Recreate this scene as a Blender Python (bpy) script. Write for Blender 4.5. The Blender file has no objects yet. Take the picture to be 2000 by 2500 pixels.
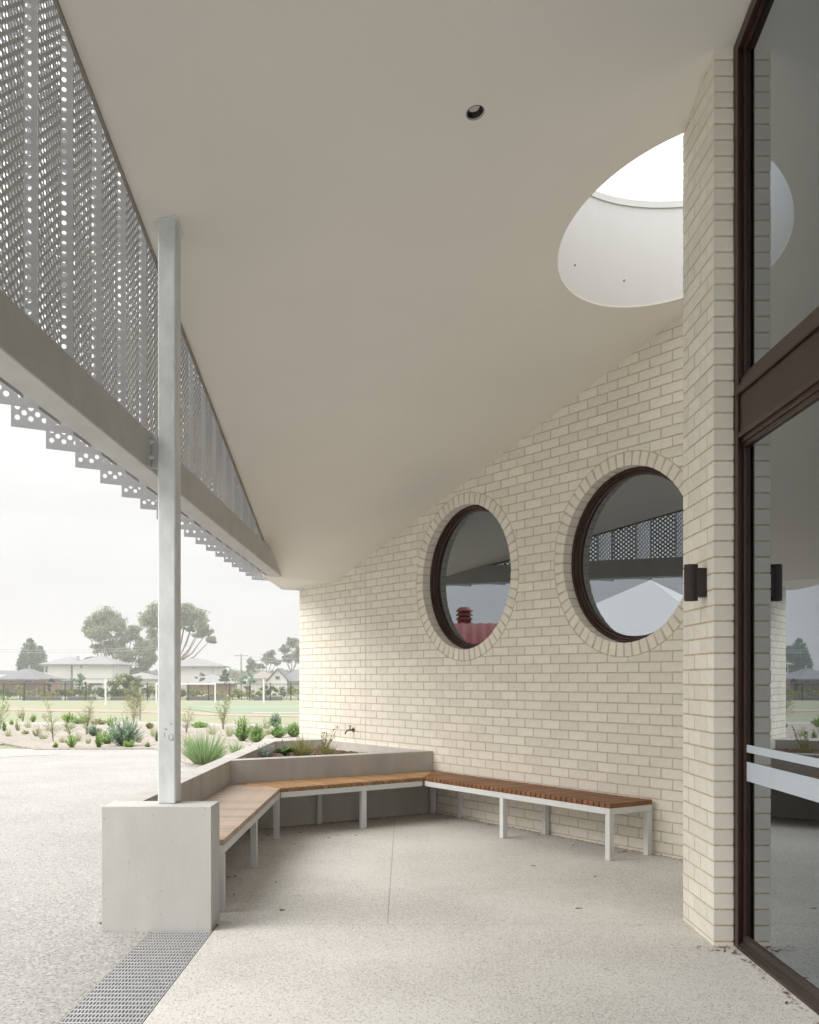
import bpy, bmesh, math, random
from mathutils import Vector, Matrix
random.seed(7)
R = math.radians
SC = bpy.context.scene
COL = SC.collection

# ------------------------------------------------------------------ camera, sky, sun, exposure
F, CX, YH, H = 2448.2, 994.0, 1657.0, 1.4321      # focal length and principal point in photo pixels, eye height
cam = bpy.data.cameras.new('camera'); camo = bpy.data.objects.new('camera', cam); COL.objects.link(camo)
cam.sensor_fit = 'HORIZONTAL'; cam.sensor_width = 36.0; cam.lens = F / 2000 * 36.0
cam.shift_x = (1000 - CX) / 2000; cam.shift_y = (YH - 1250) / 2000
cam.clip_start = 0.05; cam.clip_end = 4000
camo.location = (0, 0, H); camo.rotation_euler = (R(90), 0, 0)
SC.camera = camo
SUN_EL, SUN_AZ = R(40), R(247)                     # azimuth clockwise from +Y
wd = bpy.data.worlds.new('World'); SC.world = wd; wd.use_nodes = True
nt = wd.node_tree; nt.nodes.clear()
def N(t, k, **kw):
    n = t.nodes.new(k)
    for a, v in kw.items(): setattr(n, a, v)
    return n
wo = N(nt, 'ShaderNodeOutputWorld'); bg = N(nt, 'ShaderNodeBackground'); bg.inputs[1].default_value = 1.0
sky = N(nt, 'ShaderNodeTexSky', sky_type='NISHITA', sun_disc=False, sun_elevation=SUN_EL, sun_rotation=SUN_AZ)
skm = N(nt, 'ShaderNodeVectorMath', operation='SCALE'); skm.inputs['Scale'].default_value = 0.10
nt.links.new(sky.outputs[0], skm.inputs[0])
tc = N(nt, 'ShaderNodeTexCoord'); sx = N(nt, 'ShaderNodeSeparateXYZ'); nt.links.new(tc.outputs['Generated'], sx.inputs[0])
mz = N(nt, 'ShaderNodeMath', operation='MAXIMUM'); mz.inputs[1].default_value = 0.0; nt.links.new(sx.outputs[2], mz.inputs[0])
pw = N(nt, 'ShaderNodeMath', operation='POWER'); pw.inputs[1].default_value = 1.9; nt.links.new(mz.outputs[0], pw.inputs[0])
gr = N(nt, 'ShaderNodeMath', operation='MULTIPLY_ADD'); gr.inputs[1].default_value = 1.6; gr.inputs[2].default_value = 0.53
nt.links.new(pw.outputs[0], gr.inputs[0])            # overcast sky: about twice as bright overhead as at the horizon
mp = N(nt, 'ShaderNodeMapping'); mp.inputs['Scale'].default_value = (1.2, 1.2, 9.0); nt.links.new(tc.outputs['Generated'], mp.inputs[0])
cn = N(nt, 'ShaderNodeTexNoise'); cn.inputs['Scale'].default_value = 2.2; cn.inputs['Detail'].default_value = 5; nt.links.new(mp.outputs[0], cn.inputs[0])
cr = N(nt, 'ShaderNodeMapRange'); cr.inputs['From Min'].default_value = .3; cr.inputs['From Max'].default_value = .7
cr.inputs['To Min'].default_value = .93; cr.inputs['To Max'].default_value = 1.05; nt.links.new(cn.outputs[0], cr.inputs[0])
mu = N(nt, 'ShaderNodeMath', operation='MULTIPLY'); nt.links.new(gr.outputs[0], mu.inputs[0]); nt.links.new(cr.outputs[0], mu.inputs[1])
cc = N(nt, 'ShaderNodeVectorMath', operation='SCALE'); cc.inputs[0].default_value = (1.0, 0.99, 0.975); nt.links.new(mu.outputs[0], cc.inputs['Scale'])
mx = N(nt, 'ShaderNodeMix', data_type='RGBA'); mx.inputs[0].default_value = 0.97
nt.links.new(skm.outputs[0], mx.inputs[6]); nt.links.new(cc.outputs[0], mx.inputs[7])
nt.links.new(mx.outputs[2], bg.inputs[0]); nt.links.new(bg.outputs[0], wo.inputs[0])
sl = bpy.data.lights.new('sun', 'SUN'); sl.energy = 1.5; sl.angle = R(40); sl.color = (1.0, .96, .9)
so = bpy.data.objects.new('sun', sl); COL.objects.link(so)
so.rotation_euler = (R(90) - SUN_EL, 0, math.pi - SUN_AZ)
SC.view_settings.view_transform = 'Standard'; SC.view_settings.look = 'None'; SC.view_settings.gamma = 1.0
SC.view_settings.use_curve_mapping = False; SC.view_settings.exposure = 0.80
SC.cycles.max_bounces = 10; SC.cycles.diffuse_bounces = 6; SC.cycles.transparent_max_bounces = 16
SC.cycles.sample_clamp_indirect = 8.0

# ------------------------------------------------------------------ helpers
def ray(x, y): return (x - CX) / F, (YH - y) / F
def at_y(x, y, Y): u, w = ray(x, y); return Vector((u * Y, Y, H + w * Y))
def at_z(x, y, z): u, w = ray(x, y); t = (z - H) / w; return Vector((u * t, t, z))
def gz(Y):                                           # lie of the land, falling gently past the bed
    if Y <= 20.5: return 0.0
    if Y <= 110: return -0.95 * (Y - 20.5) / 89.5
    if Y <= 200: return -0.95 - 0.55 * (Y - 110) / 90
    return -1.5
def at_g(x, y):
    u, w = ray(x, y); t = 20.0
    for _ in range(60): t = (gz(t) - H) / w
    return Vector((u * t, t, gz(t)))
def put(o, label=None, cat=None, group=None, kind=None):
    if label: o['label'] = label
    if cat: o['category'] = cat
    if group: o['group'] = group
    if kind: o['kind'] = kind
    return o
def thing(name, label, cat, loc=(0, 0, 0), rz=0.0, group=None):
    o = bpy.data.objects.new(name, None); COL.objects.link(o); o.empty_display_size = .2
    o.location = loc; o.rotation_euler = (0, 0, rz)
    return put(o, label, cat, group)
def link(name, me, m, parent=None, kind=None):
    o = bpy.data.objects.new(name, me); COL.objects.link(o)
    if m is not None and not me.materials: me.materials.append(m)
    if parent is not None: o.parent = parent
    if kind: o['kind'] = kind
    return o
class MB:
    def __init__(s): s.v = []; s.f = []
    def add(s, vs, fs):
        b = len(s.v); s.v += [tuple(p) for p in vs]; s.f += [tuple(i + b for i in q) for q in fs]; return s
    def box(s, x0, x1, y0, y1, z0, z1):
        return s.add([(x0, y0, z0), (x1, y0, z0), (x1, y1, z0), (x0, y1, z0), (x0, y0, z1), (x1, y0, z1), (x1, y1, z1), (x0, y1, z1)],
                     [(0, 3, 2, 1), (4, 5, 6, 7), (0, 1, 5, 4), (1, 2, 6, 5), (2, 3, 7, 6), (3, 0, 4, 7)])
    def prism(s, pts, z0, z1):                       # plan polygon (counter-clockwise) extruded; z0/z1 numbers or functions of (x, y)
        n = len(pts); g = lambda z, p: z(*p[:2]) if callable(z) else z
        vs = [(p[0], p[1], g(z0, p)) for p in pts] + [(p[0], p[1], g(z1, p)) for p in pts]
        return s.add(vs, [tuple(range(n - 1, -1, -1)), tuple(range(n, 2 * n))] + [(i, (i + 1) % n, n + (i + 1) % n, n + i) for i in range(n)])
    def bar(s, a, b, w, h=None, up=Vector((0, 0, 1))):
        a, b = Vector(a), Vector(b); h = h or w; d = (b - a).normalized()
        if abs(d.dot(up)) > .99: up = Vector((0, 1, 0))
        x = d.cross(up).normalized(); y = x.cross(d)
        c = [(-w / 2, -h / 2), (w / 2, -h / 2), (w / 2, h / 2), (-w / 2, h / 2)]
        vs = [a + x * p + y * q for p, q in c] + [b + x * p + y * q for p, q in c]
        return s.add(vs, [(3, 2, 1, 0), (4, 5, 6, 7), (0, 1, 5, 4), (1, 2, 6, 5), (2, 3, 7, 6), (3, 0, 4, 7)])
    def tube(s, pts, rad, n=8, cap=True):
        pts = [Vector(p) for p in pts]; rs = rad if isinstance(rad, (list, tuple)) else [rad] * len(pts); vs = []; fs = []
        for i, p in enumerate(pts):
            d = (pts[min(i + 1, len(pts) - 1)] - pts[max(i - 1, 0)]).normalized()
            u = Vector((0, 0, 1)) if abs(d.z) < .9 else Vector((1, 0, 0))
            x = d.cross(u).normalized(); y = x.cross(d)
            vs += [p + (x * math.cos(2 * math.pi * k / n) + y * math.sin(2 * math.pi * k / n)) * rs[i] for k in range(n)]
        for i in range(len(pts) - 1):
            for k in range(n): fs.append((i * n + k, i * n + (k + 1) % n, (i + 1) * n + (k + 1) % n, (i + 1) * n + k))
        if cap: fs += [tuple(range(n - 1, -1, -1)), tuple((len(pts) - 1) * n + k for k in range(n))]
        return s.add(vs, fs)
    def lathe(s, prof, M=Matrix(), n=48, closed=False):   # profile of (radius, height along the axis)
        m = len(prof); vs = []
        for k in range(n):
            a = 2 * math.pi * k / n; vs += [M @ Vector((r * math.cos(a), r * math.sin(a), h)) for r, h in prof]
        fs = []
        for k in range(n):
            for j in range(m if closed else m - 1):
                fs.append((k * m + j, ((k + 1) % n) * m + j, ((k + 1) % n) * m + (j + 1) % m, k * m + (j + 1) % m))
        return s.add(vs, fs)
    def mesh(s, name, smooth=False):
        me = bpy.data.meshes.new(name); me.from_pydata([tuple(v) for v in s.v], [], s.f); me.validate()
        bm = bmesh.new(); bm.from_mesh(me); bmesh.ops.recalc_face_normals(bm, faces=bm.faces); bm.to_mesh(me); bm.free()
        if smooth:
            me.polygons.foreach_set('use_smooth', [True] * len(me.polygons))
        return me
    def quick(s, name):                              # for big leaf meshes: no normal pass
        me = bpy.data.meshes.new(name); me.from_pydata([tuple(v) for v in s.v], [], s.f); return me
    def build(s, name, m, parent=None, smooth=False, kind=None, bevel=0):
        o = link(name, s.mesh(name, smooth), m, parent, kind)
        if bevel:
            b = o.modifiers.new('bevel', 'BEVEL'); b.width = bevel; b.segments = 2; b.limit_method = 'ANGLE'; b.angle_limit = R(40)
        return o
def fill(name, loops, zf, m, parent=None, thick=0.0, kind=None):
    """flat sheet with holes; loops = plan outlines, first is the outside; zf(x, y) gives the height; thick extrudes upwards"""
    bm = bmesh.new(); edges = []
    for lp in loops:
        vs = [bm.verts.new((x, y, 0)) for x, y in lp]
        edges += [bm.edges.new((vs[i], vs[(i + 1) % len(vs)])) for i in range(len(vs))]
    bmesh.ops.triangle_fill(bm, use_beauty=True, use_dissolve=False, edges=edges)
    bmesh.ops.recalc_face_normals(bm, faces=bm.faces)
    if sum(f.normal.z for f in bm.faces) < 0: bmesh.ops.reverse_faces(bm, faces=bm.faces)
    if thick:
        r = bmesh.ops.extrude_face_region(bm, geom=list(bm.faces))
        up = [g for g in r['geom'] if isinstance(g, bmesh.types.BMVert)]
        ups = set(up)
        for v in bm.verts: v.co.z = zf(v.co.x, v.co.y) + (thick if v in ups else 0)
        bmesh.ops.recalc_face_normals(bm, faces=bm.faces)
    else:
        for v in bm.verts: v.co.z = zf(v.co.x, v.co.y)
    me = bpy.data.meshes.new(name); bm.to_mesh(me); bm.free()
    return link(name, me, m, parent, kind)
def circ(cx, cy, r, n=48): return [(cx + r * math.cos(2 * math.pi * k / n), cy + r * math.sin(2 * math.pi * k / n)) for k in range(n)]
def clip(poly, a, b, c):                             # keep a*x + b*y <= c
    out = []
    for i, p in enumerate(poly):
        q = poly[(i + 1) % len(poly)]; dp = a * p[0] + b * p[1] - c; dq = a * q[0] + b * q[1] - c
        if dp <= 0: out.append(p)
        if dp * dq < 0:
            t = dp / (dp - dq); out.append((p[0] + t * (q[0] - p[0]), p[1] + t * (q[1] - p[1])))
    return out

# ------------------------------------------------------------------ materials
def mat(name, col, rough=.7, metal=0.0, var=0.0, nscale=8.0, bump=0.0, bscale=60.0, spec=.3, col2=None, rand=0.0, stretch=None, detail=6, pits=0.0):
    m = bpy.data.materials.new(name); m.use_nodes = True; t = m.node_tree; p = t.nodes['Principled BSDF']
    p.inputs['Roughness'].default_value = rough; p.inputs['Metallic'].default_value = metal; p.inputs['Specular IOR Level'].default_value = spec
    tcn = N(t, 'ShaderNodeTexCoord'); vec = tcn.outputs['Object']
    if stretch:
        mpn = N(t, 'ShaderNodeMapping'); mpn.inputs['Scale'].default_value = stretch; t.links.new(vec, mpn.inputs[0]); vec = mpn.outputs[0]
    c2 = col2 or tuple(max(0, x * (1 - var)) for x in col)
    nz = N(t, 'ShaderNodeTexNoise'); nz.inputs['Scale'].default_value = nscale; nz.inputs['Detail'].default_value = detail; nz.inputs['Roughness'].default_value = .6
    t.links.new(vec, nz.inputs['Vector'])
    mr = N(t, 'ShaderNodeMapRange'); mr.inputs['From Min'].default_value = .32; mr.inputs['From Max'].default_value = .68; t.links.new(nz.outputs[0], mr.inputs[0])
    mix = N(t, 'ShaderNodeMix', data_type='RGBA'); mix.inputs[6].default_value = (*c2, 1); mix.inputs[7].default_value = (*col, 1)
    t.links.new(mr.outputs[0], mix.inputs[0]); out = mix.outputs[2]
    if rand:
        oi = N(t, 'ShaderNodeObjectInfo'); ge = N(t, 'ShaderNodeNewGeometry'); ad = N(t, 'ShaderNodeMath', operation='ADD'); fr = N(t, 'ShaderNodeMath', operation='FRACT')
        t.links.new(oi.outputs['Random'], ad.inputs[0]); t.links.new(ge.outputs['Random Per Island'], ad.inputs[1]); t.links.new(ad.outputs[0], fr.inputs[0])
        r2 = N(t, 'ShaderNodeMapRange'); r2.inputs['To Min'].default_value = 1 - rand; r2.inputs['To Max'].default_value = 1 + rand * .6; t.links.new(fr.outputs[0], r2.inputs[0])
        vm = N(t, 'ShaderNodeVectorMath', operation='SCALE'); t.links.new(out, vm.inputs[0]); t.links.new(r2.outputs[0], vm.inputs['Scale']); out = vm.outputs[0]
    if pits:
        vo = N(t, 'ShaderNodeTexVoronoi'); vo.inputs['Scale'].default_value = pits; t.links.new(tcn.outputs['Object'], vo.inputs['Vector'])
        sc_ = N(t, 'ShaderNodeSeparateColor'); t.links.new(vo.outputs['Color'], sc_.inputs[0])
        g1 = N(t, 'ShaderNodeMath', operation='GREATER_THAN'); g1.inputs[1].default_value = .62; t.links.new(sc_.outputs[0], g1.inputs[0])
        g2 = N(t, 'ShaderNodeMath', operation='LESS_THAN'); g2.inputs[1].default_value = .085; t.links.new(vo.outputs['Distance'], g2.inputs[0])
        g3 = N(t, 'ShaderNodeMath', operation='MULTIPLY'); t.links.new(g1.outputs[0], g3.inputs[0]); t.links.new(g2.outputs[0], g3.inputs[1])
        st = N(t, 'ShaderNodeTexNoise'); st.inputs['Scale'].default_value = 1.0; st.inputs['Detail'].default_value = 5
        sm = N(t, 'ShaderNodeMapping'); sm.inputs['Scale'].default_value = (7, 7, 2.2); t.links.new(tcn.outputs['Object'], sm.inputs[0]); t.links.new(sm.outputs[0], st.inputs['Vector'])
        sr = N(t, 'ShaderNodeMapRange'); sr.inputs['From Min'].default_value = .35; sr.inputs['From Max'].default_value = .7; sr.inputs['To Min'].default_value = 1.01; sr.inputs['To Max'].default_value = .955; t.links.new(st.outputs[0], sr.inputs[0])
        s1 = N(t, 'ShaderNodeVectorMath', operation='SCALE'); t.links.new(out, s1.inputs[0]); t.links.new(sr.outputs[0], s1.inputs['Scale'])
        pm_ = N(t, 'ShaderNodeMix', data_type='RGBA'); t.links.new(g3.outputs[0], pm_.inputs[0]); t.links.new(s1.outputs[0], pm_.inputs[6]); pm_.inputs[7].default_value = (col[0] * .45, col[1] * .44, col[2] * .42, 1); out = pm_.outputs[2]
    t.links.new(out, p.inputs['Base Color'])
    if bump:
        bn = N(t, 'ShaderNodeTexNoise'); bn.inputs['Scale'].default_value = bscale; bn.inputs['Detail'].default_value = 4; t.links.new(vec, bn.inputs['Vector'])
        bu = N(t, 'ShaderNodeBump'); bu.inputs['Strength'].default_value = bump; bu.inputs['Distance'].default_value = .01
        t.links.new(bn.outputs[0], bu.inputs['Height']); t.links.new(bu.outputs[0], p.inputs['Normal'])
    return m
def leafmat(name, col, col2, nscale=3.0, trans=.25, rand=.35):
    m = mat(name, col, rough=.6, nscale=nscale, col2=col2, rand=rand, spec=.25); t = m.node_tree; p = t.nodes['Principled BSDF']
    out = t.nodes['Material Output']; tr = N(t, 'ShaderNodeBsdfTranslucent'); ms = N(t, 'ShaderNodeMixShader'); ms.inputs[0].default_value = trans
    src = p.inputs['Base Color'].links[0].from_socket; t.links.new(src, tr.inputs[0])
    t.links.new(p.outputs[0], ms.inputs[1]); t.links.new(tr.outputs[0], ms.inputs[2]); t.links.new(ms.outputs[0], out.inputs[0])
    return m
def speckle(name, base, base2, dark, light, scale, amount, patch=.0, rough=.75):
    """exposed aggregate: pale cement with dark and light chips"""
    m = bpy.data.materials.new(name); m.use_nodes = True; t = m.node_tree; p = t.nodes['Principled BSDF']; p.inputs['Roughness'].default_value = rough
    p.inputs['Specular IOR Level'].default_value = .25
    tcn = N(t, 'ShaderNodeTexCoord'); v = tcn.outputs['Object']
    wv = N(t, 'ShaderNodeTexNoise'); wv.inputs['Scale'].default_value = scale * 1.3; wv.inputs['Detail'].default_value = 1; t.links.new(v, wv.inputs['Vector'])
    wa = N(t, 'ShaderNodeVectorMath', operation='MULTIPLY_ADD'); wa.inputs[1].default_value = (.012, .012, 0); t.links.new(wv.outputs['Color'], wa.inputs[0]); t.links.new(v, wa.inputs[2])
    vo = N(t, 'ShaderNodeTexVoronoi'); vo.inputs['Scale'].default_value = scale; t.links.new(wa.outputs[0], vo.inputs['Vector'])
    se = N(t, 'ShaderNodeSeparateColor'); t.links.new(vo.outputs['Color'], se.inputs[0])
    big = N(t, 'ShaderNodeTexNoise'); big.inputs['Scale'].default_value = .9; big.inputs['Detail'].default_value = 4; t.links.new(v, big.inputs['Vector'])
    bm_ = N(t, 'ShaderNodeMapRange'); bm_.inputs['From Min'].default_value = .35; bm_.inputs['From Max'].default_value = .65; t.links.new(big.outputs[0], bm_.inputs[0])
    th = N(t, 'ShaderNodeMath', operation='MULTIPLY_ADD'); th.inputs[1].default_value = -patch; th.inputs[2].default_value = amount; t.links.new(bm_.outputs[0], th.inputs[0])
    lt = N(t, 'ShaderNodeMath', operation='LESS_THAN'); t.links.new(se.outputs[0], lt.inputs[0]); t.links.new(th.outputs[0], lt.inputs[1])
    ds = N(t, 'ShaderNodeMapRange'); ds.inputs['From Min'].default_value = .55; ds.inputs['From Max'].default_value = .35; t.links.new(vo.outputs['Distance'], ds.inputs[0])
    dm = N(t, 'ShaderNodeMath', operation='MULTIPLY'); t.links.new(lt.outputs[0], dm.inputs[0]); t.links.new(ds.outputs[0], dm.inputs[1])
    m1 = N(t, 'ShaderNodeMix', data_type='RGBA'); m1.inputs[6].default_value = (*base2, 1); m1.inputs[7].default_value = (*base, 1); t.links.new(bm_.outputs[0], m1.inputs[0])
    m2 = N(t, 'ShaderNodeMix', data_type='RGBA'); t.links.new(dm.outputs[0], m2.inputs[0]); t.links.new(m1.outputs[2], m2.inputs[6]); m2.inputs[7].default_value = (*dark, 1)
    gt = N(t, 'ShaderNodeMath', operation='GREATER_THAN'); gt.inputs[1].default_value = .8; t.links.new(se.outputs[1], gt.inputs[0])
    m3 = N(t, 'ShaderNodeMix', data_type='RGBA'); m3.inputs[7].default_value = (*light, 1); t.links.new(m2.outputs[2], m3.inputs[6])
    ml = N(t, 'ShaderNodeMath', operation='MULTIPLY'); ml.inputs[1].default_value = .6; t.links.new(gt.outputs[0], ml.inputs[0]); t.links.new(ml.outputs[0], m3.inputs[0])
    t.links.new(m3.outputs[2], p.inputs['Base Color'])
    bu = N(t, 'ShaderNodeBump'); bu.inputs['Strength'].default_value = .25; bu.inputs['Distance'].default_value = .002
    t.links.new(vo.outputs['Distance'], bu.inputs['Height']); t.links.new(bu.outputs[0], p.inputs['Normal'])
    return m
def glassmat(name, tint, base, gain):
    m = bpy.data.materials.new(name); m.use_nodes = True; t = m.node_tree; t.nodes.remove(t.nodes['Principled BSDF'])
    out = t.nodes['Material Output']; gl = N(t, 'ShaderNodeBsdfGlossy'); gl.inputs['Roughness'].default_value = 0.0; gl.inputs[0].default_value = (.86, .93, 1, 1)
    tr = N(t, 'ShaderNodeBsdfTransparent'); tr.inputs[0].default_value = (*tint, 1)
    fr = N(t, 'ShaderNodeFresnel'); fr.inputs['IOR'].default_value = 1.5
    ma = N(t, 'ShaderNodeMath', operation='MULTIPLY_ADD'); ma.inputs[1].default_value = gain; ma.inputs[2].default_value = base; ma.use_clamp = True; t.links.new(fr.outputs[0], ma.inputs[0])
    ms = N(t, 'ShaderNodeMixShader'); t.links.new(ma.outputs[0], ms.inputs[0]); t.links.new(tr.outputs[0], ms.inputs[1]); t.links.new(gl.outputs[0], ms.inputs[2]); t.links.new(ms.outputs[0], out.inputs[0])
    return m
M = {}
M['brick'] = mat('cream brick', (.80, .76, .675), .85, var=.08, nscale=16, bump=.35, bscale=240, rand=.065, spec=.15)
M['mortar'] = mat('tan mortar', (.67, .58, .42), .95, var=.3, nscale=30, bump=.4, bscale=300, spec=.1)
M['ceiling'] = mat('ceiling paint', (.80, .775, .72), .8, var=.03, nscale=1.5, spec=.15)
M['galv'] = mat('galvanised steel', (.78, .81, .82), .5, .08, var=.25, nscale=9, bump=.05, bscale=40, spec=.4, stretch=(1, 1, .45))
M['beamgalv'] = mat('weathered galvanised steel', (.55, .545, .53), .6, .1, var=.15, nscale=6, bump=.05, bscale=30, stretch=(1, .6, .8))
M['perf'] = mat('grey perforated metal', (.53, .535, .545), .45, .2, var=.08, nscale=4)
M['concrete'] = mat('off form concrete', (.60, .59, .565), .85, var=.14, nscale=2.6, bump=.12, bscale=45, spec=.15, stretch=(1, 1, .5), pits=28)
M['concrete2'] = mat('planter concrete', (.55, .535, .505), .85, var=.2, nscale=3.2, bump=.12, bscale=45, spec=.15, stretch=(1, 1, .4), pits=28)
M['floor'] = speckle('exposed aggregate floor', (.645, .63, .595), (.555, .54, .505), (.22, .21, .20), (.73, .71, .67), 150, .42, .20)
M['paving'] = speckle('exposed aggregate paving', (.375, .365, .35), (.325, .32, .31), (.15, .145, .14), (.52, .51, .49), 85, .36, .08)
M['joint'] = mat('joint filler', (.25, .22, .17), .9, var=.4)
M['timber'] = mat('oiled hardwood', (.30, .135, .058), .5, var=.45, nscale=5, bump=.12, bscale=30, rand=.22, stretch=(1, 1, 1), spec=.35)
M['timber2'] = mat('hardwood with sky sheen', (.45, .35, .265), .42, col2=(.34, .24, .17), nscale=5, bump=.06, bscale=30, rand=.2, spec=.55)  # paler than the other hardwoods: sky sheen put into the base colour
M['timber3'] = mat('golden hardwood', (.42, .24, .11), .5, var=.4, nscale=5, bump=.12, bscale=30, rand=.22, spec=.35)
M['whitesteel'] = mat('pale grey painted steel', (.66, .67, .665), .45, var=.06, nscale=6, spec=.4)
M['frame'] = mat('dark brown aluminium', (.045, .018, .012), .35, .2, var=.2, nscale=4, spec=.5)
M['spandrel'] = mat('brown aluminium panel', (.045, .022, .017), .4, .3, var=.12, nscale=2, spec=.5)
M['black'] = mat('matt black metal', (.018, .014, .013), .5, .2, var=.2, spec=.4)
M['lamp'] = mat('bronze black lamp body', (.035, .025, .022), .45, .3, var=.2, spec=.4)
M['white'] = mat('white shaft lining', (.66, .66, .655), .6, var=.02, nscale=2)
M['grate'] = mat('galvanised grating', (.53, .535, .54), .45, .2, var=.15, nscale=12)
M['void'] = mat('dark drain channel', (.13, .12, .10), .9, var=.4)
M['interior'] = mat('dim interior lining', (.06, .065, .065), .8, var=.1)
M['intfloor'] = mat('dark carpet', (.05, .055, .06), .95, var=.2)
M['glass'] = glassmat('tinted window glass', (.14, .17, .175), .24, 1.7)
M['glass2'] = glassmat('dark tinted wall glass', (.12, .15, .16), .05, 2.4)
M['band'] = mat('frosted film', (.50, .56, .62), .5, var=.03)
M['soil'] = mat('planter soil', (.16, .10, .065), .95, var=.5, nscale=30, bump=.5, bscale=80)
M['brass'] = mat('weathered brass', (.28, .23, .16), .45, .7, var=.3)
M['leafdry'] = mat('dry leaf', (.34, .20, .11), .8, var=.5, nscale=20, rand=.4)
M['graf'] = mat('marker ink', (.05, .05, .055), .6, var=.3)

# ================================================================== SETTING
# ---- ground and its sheets
bx = [(-1600, -400), (1600, -400)]
mb = MB(); ys = [-400, 20.5, 110, 200, 1800]
for i in range(4):
    a, b = ys[i], ys[i + 1]
    mb.add([(-1600, a, gz(a) - .03), (1600, a, gz(a) - .03), (1600, b, gz(b) - .03), (-1600, b, gz(b) - .03)], [(0, 1, 2, 3)])
M['grass'] = mat('dry grass ground', (.31, .30, .21), .95, col2=(.24, .27, .165), nscale=.25, bump=.3, bscale=6)
mb.build('ground', M['grass'], kind='structure')
def sheet(name, px, off, m, z=None):
    pts = [((p.x, p.y)) for p in [(at_g(*q) if len(q) == 2 else Vector(q)) for q in px]]
    return fill(name, [pts], lambda x, y: gz(y) + off, m, kind='structure')
# paving outside and under the canopy (slabs with real joints)
EDGE = [(-1.4, 14.6), (-2.8, 16.3), (-3.2, 17.3), (-4.6, 20.49), (-40, 20.49)]
sub = fill('slab_bed', [[(-1.85, -30), (12, -30), (12, 13.1), (-1.85, 13.1)]], lambda x, y: -.02, M['joint'], kind='structure')
pav = fill('paving', [[(-40, -30), (-1.452, -30), (-1.452, 5.72), (-1.725, 5.72), (-1.725, 5.96), (-1.79, 5.96), (-1.79, 12.9), (-1.4, 13.2)] + EDGE], lambda x, y: 0.0, M['paving'], kind='structure')
flo = bpy.data.objects.new('floor', None); COL.objects.link(flo); flo['kind'] = 'structure'
YJ = 5.852
for pts in ([(-1.098, -30), (12, -30), (12, YJ - .0015), (-1.098, YJ - .0015)],
            [(-1.80, YJ + .0005), (-.115, YJ + .0005), (-.135, 13.2), (-1.80, 13.2)],
            [(-.1125, YJ + .0005), (12, YJ + .0005), (12, 13.2), (-.1325, 13.2)]):
    fill('floor_slab', [pts], lambda x, y: 0.0, M['floor'], flo)
# far ground sheets
M['mulch'] = speckle('pale wood chip mulch', (.36, .325, .285), (.30, .27, .235), (.15, .125, .10), (.50, .46, .42), 28, .4, .1, .95)
bed = fill('mulch_bed', [[(-1.6, 14.05), (-3.2, 15.9), (-3.75, 16.9), (-5.1, 20.3), (-7.5, 20.2), (-9.6, 23.2), (-13, 27), (-22, 33.0), (-9, 34.6), (-3, 31), (3.5, 30.5), (9, 26), (9, 16), (1, 14.05)]],
           lambda x, y: gz(y) - .08, M['mulch'], thick=0.100, kind='structure')
M['path'] = mat('pale concrete path', (.40, .385, .365), .9, var=.12, nscale=3, bump=.1)
fill('path', [[(-9.0, 20.5), (-9.0, 23.5), (-12, 27), (-20, 33.3), (-70, 33.3), (-70, 20.5)]], lambda x, y: gz(y) - .08, M['path'], thick=0.084, kind='structure')
fill('path_slab', [[(-7.55, 20.15), (-6.55, 18.9), (-7.4, 18.2), (-40, 17.5), (-40, 20.4), (-9.6, 20.4)]], lambda x, y: .004, M['path'], kind='structure')
fill('kerb_path', [[(-40, 33.05), (-22, 33.05), (-9, 34.65), (-3, 31.05), (3.5, 30.55), (12, 26.6), (30, 29), (12, 29.6), (3.5, 32.6), (-3, 33.2), (-9, 37.2), (-22, 36), (-40, 36)]], lambda x, y: gz(y) - .08, M['path'], thick=0.092, kind='structure')
M['field'] = mat('synthetic green turf', (.25, .295, .205), .9, var=.12, nscale=.15, bump=.1)
fill('sports_field', [[(-14, 63), (-9, 50), (-2, 45.5), (14, 44), (60, 46), (60, 97), (-20, 97), (-17, 78)]], lambda x, y: gz(y) - .08, M['field'], thick=0.092, kind='structure')
M['track'] = mat('faded red running track', (.42, .32, .28), .9, var=.12, nscale=.6)
fill('running_track', [[(-40, 62), (-24, 58), (-14.2, 53), (-9, 47), (-2, 42.5), (14, 41), (60, 42), (60, 45.5), (14, 43.8), (-2, 45.2), (-9.2, 49.7), (-14.6, 56.5), (-24, 63), (-40, 66)]], lambda x, y: gz(y) - .08, M['track'], thick=0.090, kind='structure')
M['line'] = mat('white line marking', (.75, .75, .72), .8)
for q in (((-14.5, 70), (30, 66)), ((-8, 52), (30, 50)), ((-4.5, 88), (22, 88))):
    (x0, y0), (x1, y1) = q
    fill('field_line', [[(x0, y0 - .12), (x1, y1 - .12), (x1, y1 + .12), (x0, y0 + .12)]], lambda x, y: gz(y) - .08, M['line'], thick=0.097, kind='structure')

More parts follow.
